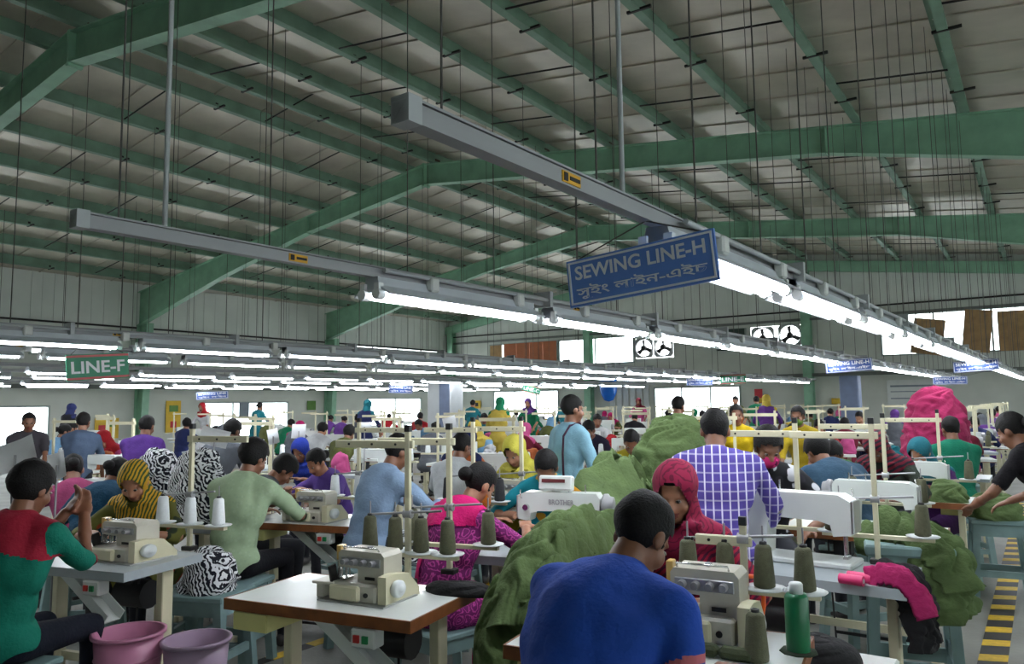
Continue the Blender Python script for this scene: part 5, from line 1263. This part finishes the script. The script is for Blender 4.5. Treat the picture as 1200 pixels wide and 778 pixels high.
XROWS = [(-1.1, 10.4, 'the row beside the striped aisle'), (-2.8, 7.2, 'the second aisle row'), (-4.9, 6.4, 'the row behind the white shirt'), (-6.6, 4.6, 'the row past the pale green shirt'), (-8.7, 4.4, 'the row under LINE-F lights'),
         (-10.5, 5.2, 'the row under the roof ridge'), (-12.6, 6.2, 'the row beyond the roof ridge'), (-14.4, 7.2, 'the third window row'), (-16.6, 8.2, 'the second window row'), (-18.6, 9.2, 'the side window row')]
EXPL = [o.location.copy() for o in COL.objects if o.parent is None and o.get('category') == 'person']
nst = 0
for ri, (x0, y0, rname) in enumerate(XROWS):
    step = 1.5 + .12 * ri; y = y0; k = 0
    while y < 25.5:
        x = x0 + rb.uniform(-.1, .1); q = project((x, y, 1.0))
        if q and -40 < q[0] < 1230 and (Vector((x, y, 0)) - PILP).length > .9:
            dist = math.hypot(x, y); near = dist < 9; face = 1 if ri % 2 == 0 or rb.random() < .6 else -1
            rz = R(14) + (0 if face > 0 else math.pi) + rb.uniform(-.06, .06)
            dup(PRO['table_far' if rb.random() < .6 else 'tableg_far'], (x, y, 0), rz, 'plain sewing table in ' + rname, 'tables of ' + rname)
            qx = Matrix.Rotation(rz, 3, 'Z')
            mloc = Vector((x, y, TT)) + qx @ Vector((.06, .04, 0)); dup(PRO['over'] if near and rb.random() < .5 else PRO['mfar'], mloc, rz, 'white sewing machine in ' + rname, 'machines of ' + rname)
            sloc = Vector((x, y, TT)) + qx @ Vector((.3, .22, 0)); dup(PRO['standfar'], sloc, rz, 'cream thread stand in ' + rname, 'thread stands of ' + rname)
            if dist < 14:
                c = 'white' if ri > 1 else 'olive'
                for j in range(2): cone(c, sloc + qx @ Vector((-.15 + .3 * j, 0, .14)), '%s thread cone in %s' % (c, rname), 'cones of ' + rname)
            ploc = Vector((x, y, 0)) + qx @ Vector((0, -.62, 0))
            if min((ploc - e).length for e in EXPL) > .8 and rb.random() < .86:
                fem = rb.random() < .68; st = rb.random() < .12
                key = ('fs' if fem else 'ms') if st else rb.choice(('f1', 'f2') if fem else ('m1', 'm2'))
                cn, cc = rb.choice(COLS); sc = None; kw = {}
                lab = '%s in %s top %s in %s' % ('woman' if fem else 'man', cn, 'standing' if st else 'sewing', rname)
                if fem and rb.random() < .55:
                    sn, sc_ = rb.choice(COLS); sc = F(sc_); lab = 'woman in %s scarf, %s top, %s in %s' % (sn, cn, 'standing' if st else 'sewing', rname)
                person('bg_' + key, BG[key], ploc, rz, lab, F(cc), hair=None if sc else ('bun' if fem else rb.choice(('short', 'thick'))), scarf=sc, voxel=.014, sleeve=1.2 if fem else .9, tunic=fem, skin=rb.choice((SKIN, SKIN_L)), eyes=dist < 9, group='workers of ' + rname)
                if not st: 
                    if dist < 12: stool(ploc, rz, .485, 'blue grey stool in ' + rname, 'stools of ' + rname)
            if rb.random() < .3:
                cn, cc = rb.choice(COLS[:9] if ri < 3 else COLS[:5] + [('zebra striped', None)] * 4); hl = Vector((x, y, TT)) + qx @ Vector((-.37, -.02, 0))
                hk = ('heap', cn)
                if hk not in HAIRS: HAIRS[hk] = heap_mesh(.11, .14, .24, 40, ZEBRA if cc is None else F(cc), len(HAIRS), .02)
                tag(put('cloth_heap', HAIRS[hk], None, hl, rb.random() * 6), '%s garment pile on a table in %s' % (cn, rname), 'cloth', 'garment piles of ' + rname, 'stuff')
            nst += 1
        y += step; k += 1
for v in PRO.values(): kill(v)
print('stations', nst)

# ------------------------------------------------------------------ wall goods at the far end
PILL = mat('blue_grey_paint', (92, 104, 128), .6, 0, .1, 6); BOARDW = mat('board_white', (206, 210, 208), .6, 0, .04)
w = atz(1000, 520, .8); w = pd(1000, 520, 16.9)
struct('padded_column', MB().box((0, 0, 1.02), (.36, .3, 2.05), bev=.02).mesh('padded_column', PILL), None, (w.x, w.y, 0), label='blue grey pillar standing below a blue sign', cat='column')
def onwall(u, v, wd, ht, m, name, label, cat, y=Y_G - .05, bits=()):
    p = aty(u, v, y); t = thing(name, label, cat, (p.x, y, p.z - ht / 2)); MB().box((0, 0, ht / 2), (wd, .025, ht)).build('panel', m, t)
    for (bx_, bz, bw, bh, bm) in bits: MB().box((bx_, -.018, bz), (bw, .012, bh)).build('print', bm, t)
    return t
GR = mat('print_grey', (120, 130, 140), .6); YL = mat('poster_yellow', (214, 176, 50), .6); RDp = mat('poster_red', (190, 50, 60), .6); GNp = mat('poster_green', (90, 130, 60), .6)
onwall(1070, 463, 1.5, 1.0, BOARDW, 'notice_board', 'white notice board with grey print on the end wall', 'board', bits=[(0, .8, 1.3, .06, GR), (0, .62, 1.3, .03, GR), (-.3, .4, .7, .04, GR), (.3, .25, .6, .05, GR)])
onwall(889, 464, .28, .5, RDp, 'poster', 'red and yellow poster on the end wall', 'poster', bits=[(0, .1, .27, .16, YL)])
onwall(884, 478, .3, .14, BOARDW, 'poster', 'small white and red notice below the red poster', 'poster', bits=[(.08, .07, .12, .1, RDp)])
onwall(980, 470, .3, .2, YL, 'poster', 'yellow poster beside the blue grey pillar', 'poster'); onwall(987, 481, .28, .3, RDp, 'poster', 'red poster beside the blue grey pillar', 'poster')
onwall(559, 474, .42, .36, YL, 'poster', 'yellow round-mark poster beside the corner window', 'poster', bits=[(0, .18, .16, .16, INK)])
for k, u in enumerate((718, 726, 734, 742, 750, 758)): onwall(u, 475, .22, 2.1, BOARDW, 'wall_locker', 'tall white narrow locker door in the row on the end wall', 'locker')['group'] = 'white locker doors'
def onleft(u, v, wd, ht, m, label, bits=()):
    p = atx(u, v, X_L + .05); t = thing('poster', label, 'poster', (X_L + .05, p.y, p.z - ht / 2), R(90)); MB().box((0, 0, ht / 2), (wd, .025, ht)).build('panel', m, t)
    for (bx_, bz, bw, bh, bm) in bits: MB().box((bx_, -.018, bz), (bw, .012, bh)).build('print', bm, t)
onleft(125, 502, .7, .6, YL, 'yellow floral poster near the side wall column', [(-.15, .3, .2, .2, RDp), (.15, .42, .2, .16, GNp)])
onleft(203, 488, .5, 1.0, YL, 'tall yellow poster beside the middle side window', [(0, .25, .2, .2, RDp), (0, .75, .3, .2, GNp)])
onleft(286, 480, .4, .5, GR, 'grey sheet taped on the middle side window')
onleft(365, 475, .4, .35, GNp, 'small green notice on the side wall')
# blue balloon
w = aty(713, 454, Y_G - 1.0); t = thing('blue_bag', 'bright blue plastic bag tied up near the end wall lockers', 'bag', w); b = MB(); b.lathe([(0, -.55), (.18, -.5), (.32, -.2), (.36, .15), (.28, .42), (.08, .52), (.05, .6), (.09, .66)], n=18)
b.build('bag_body', mat('blue_bag', (30, 110, 214), .25, 0, .05), t); MB().cyl((0, 0, .6), (0, 0, zt(w.x) + .26 - w.z), .008, n=4).build('cord', WIREM, t)
# hanging drum bag near the middle and grey cabinets
w = pd(522, 480, 18.0); t = thing('air_cabinet', 'tall grey cabinet standing in the hall before the end wall', 'cabinet', (w.x, w.y, 0)); MB().box((0, 0, 1.1), (.7, .5, 2.2), bev=.03).build('cabinet_body', GREYM, t); MB().box((.18, -.255, 1.1), (.3, .012, 1.9)).build('cabinet_door', PILL, t)
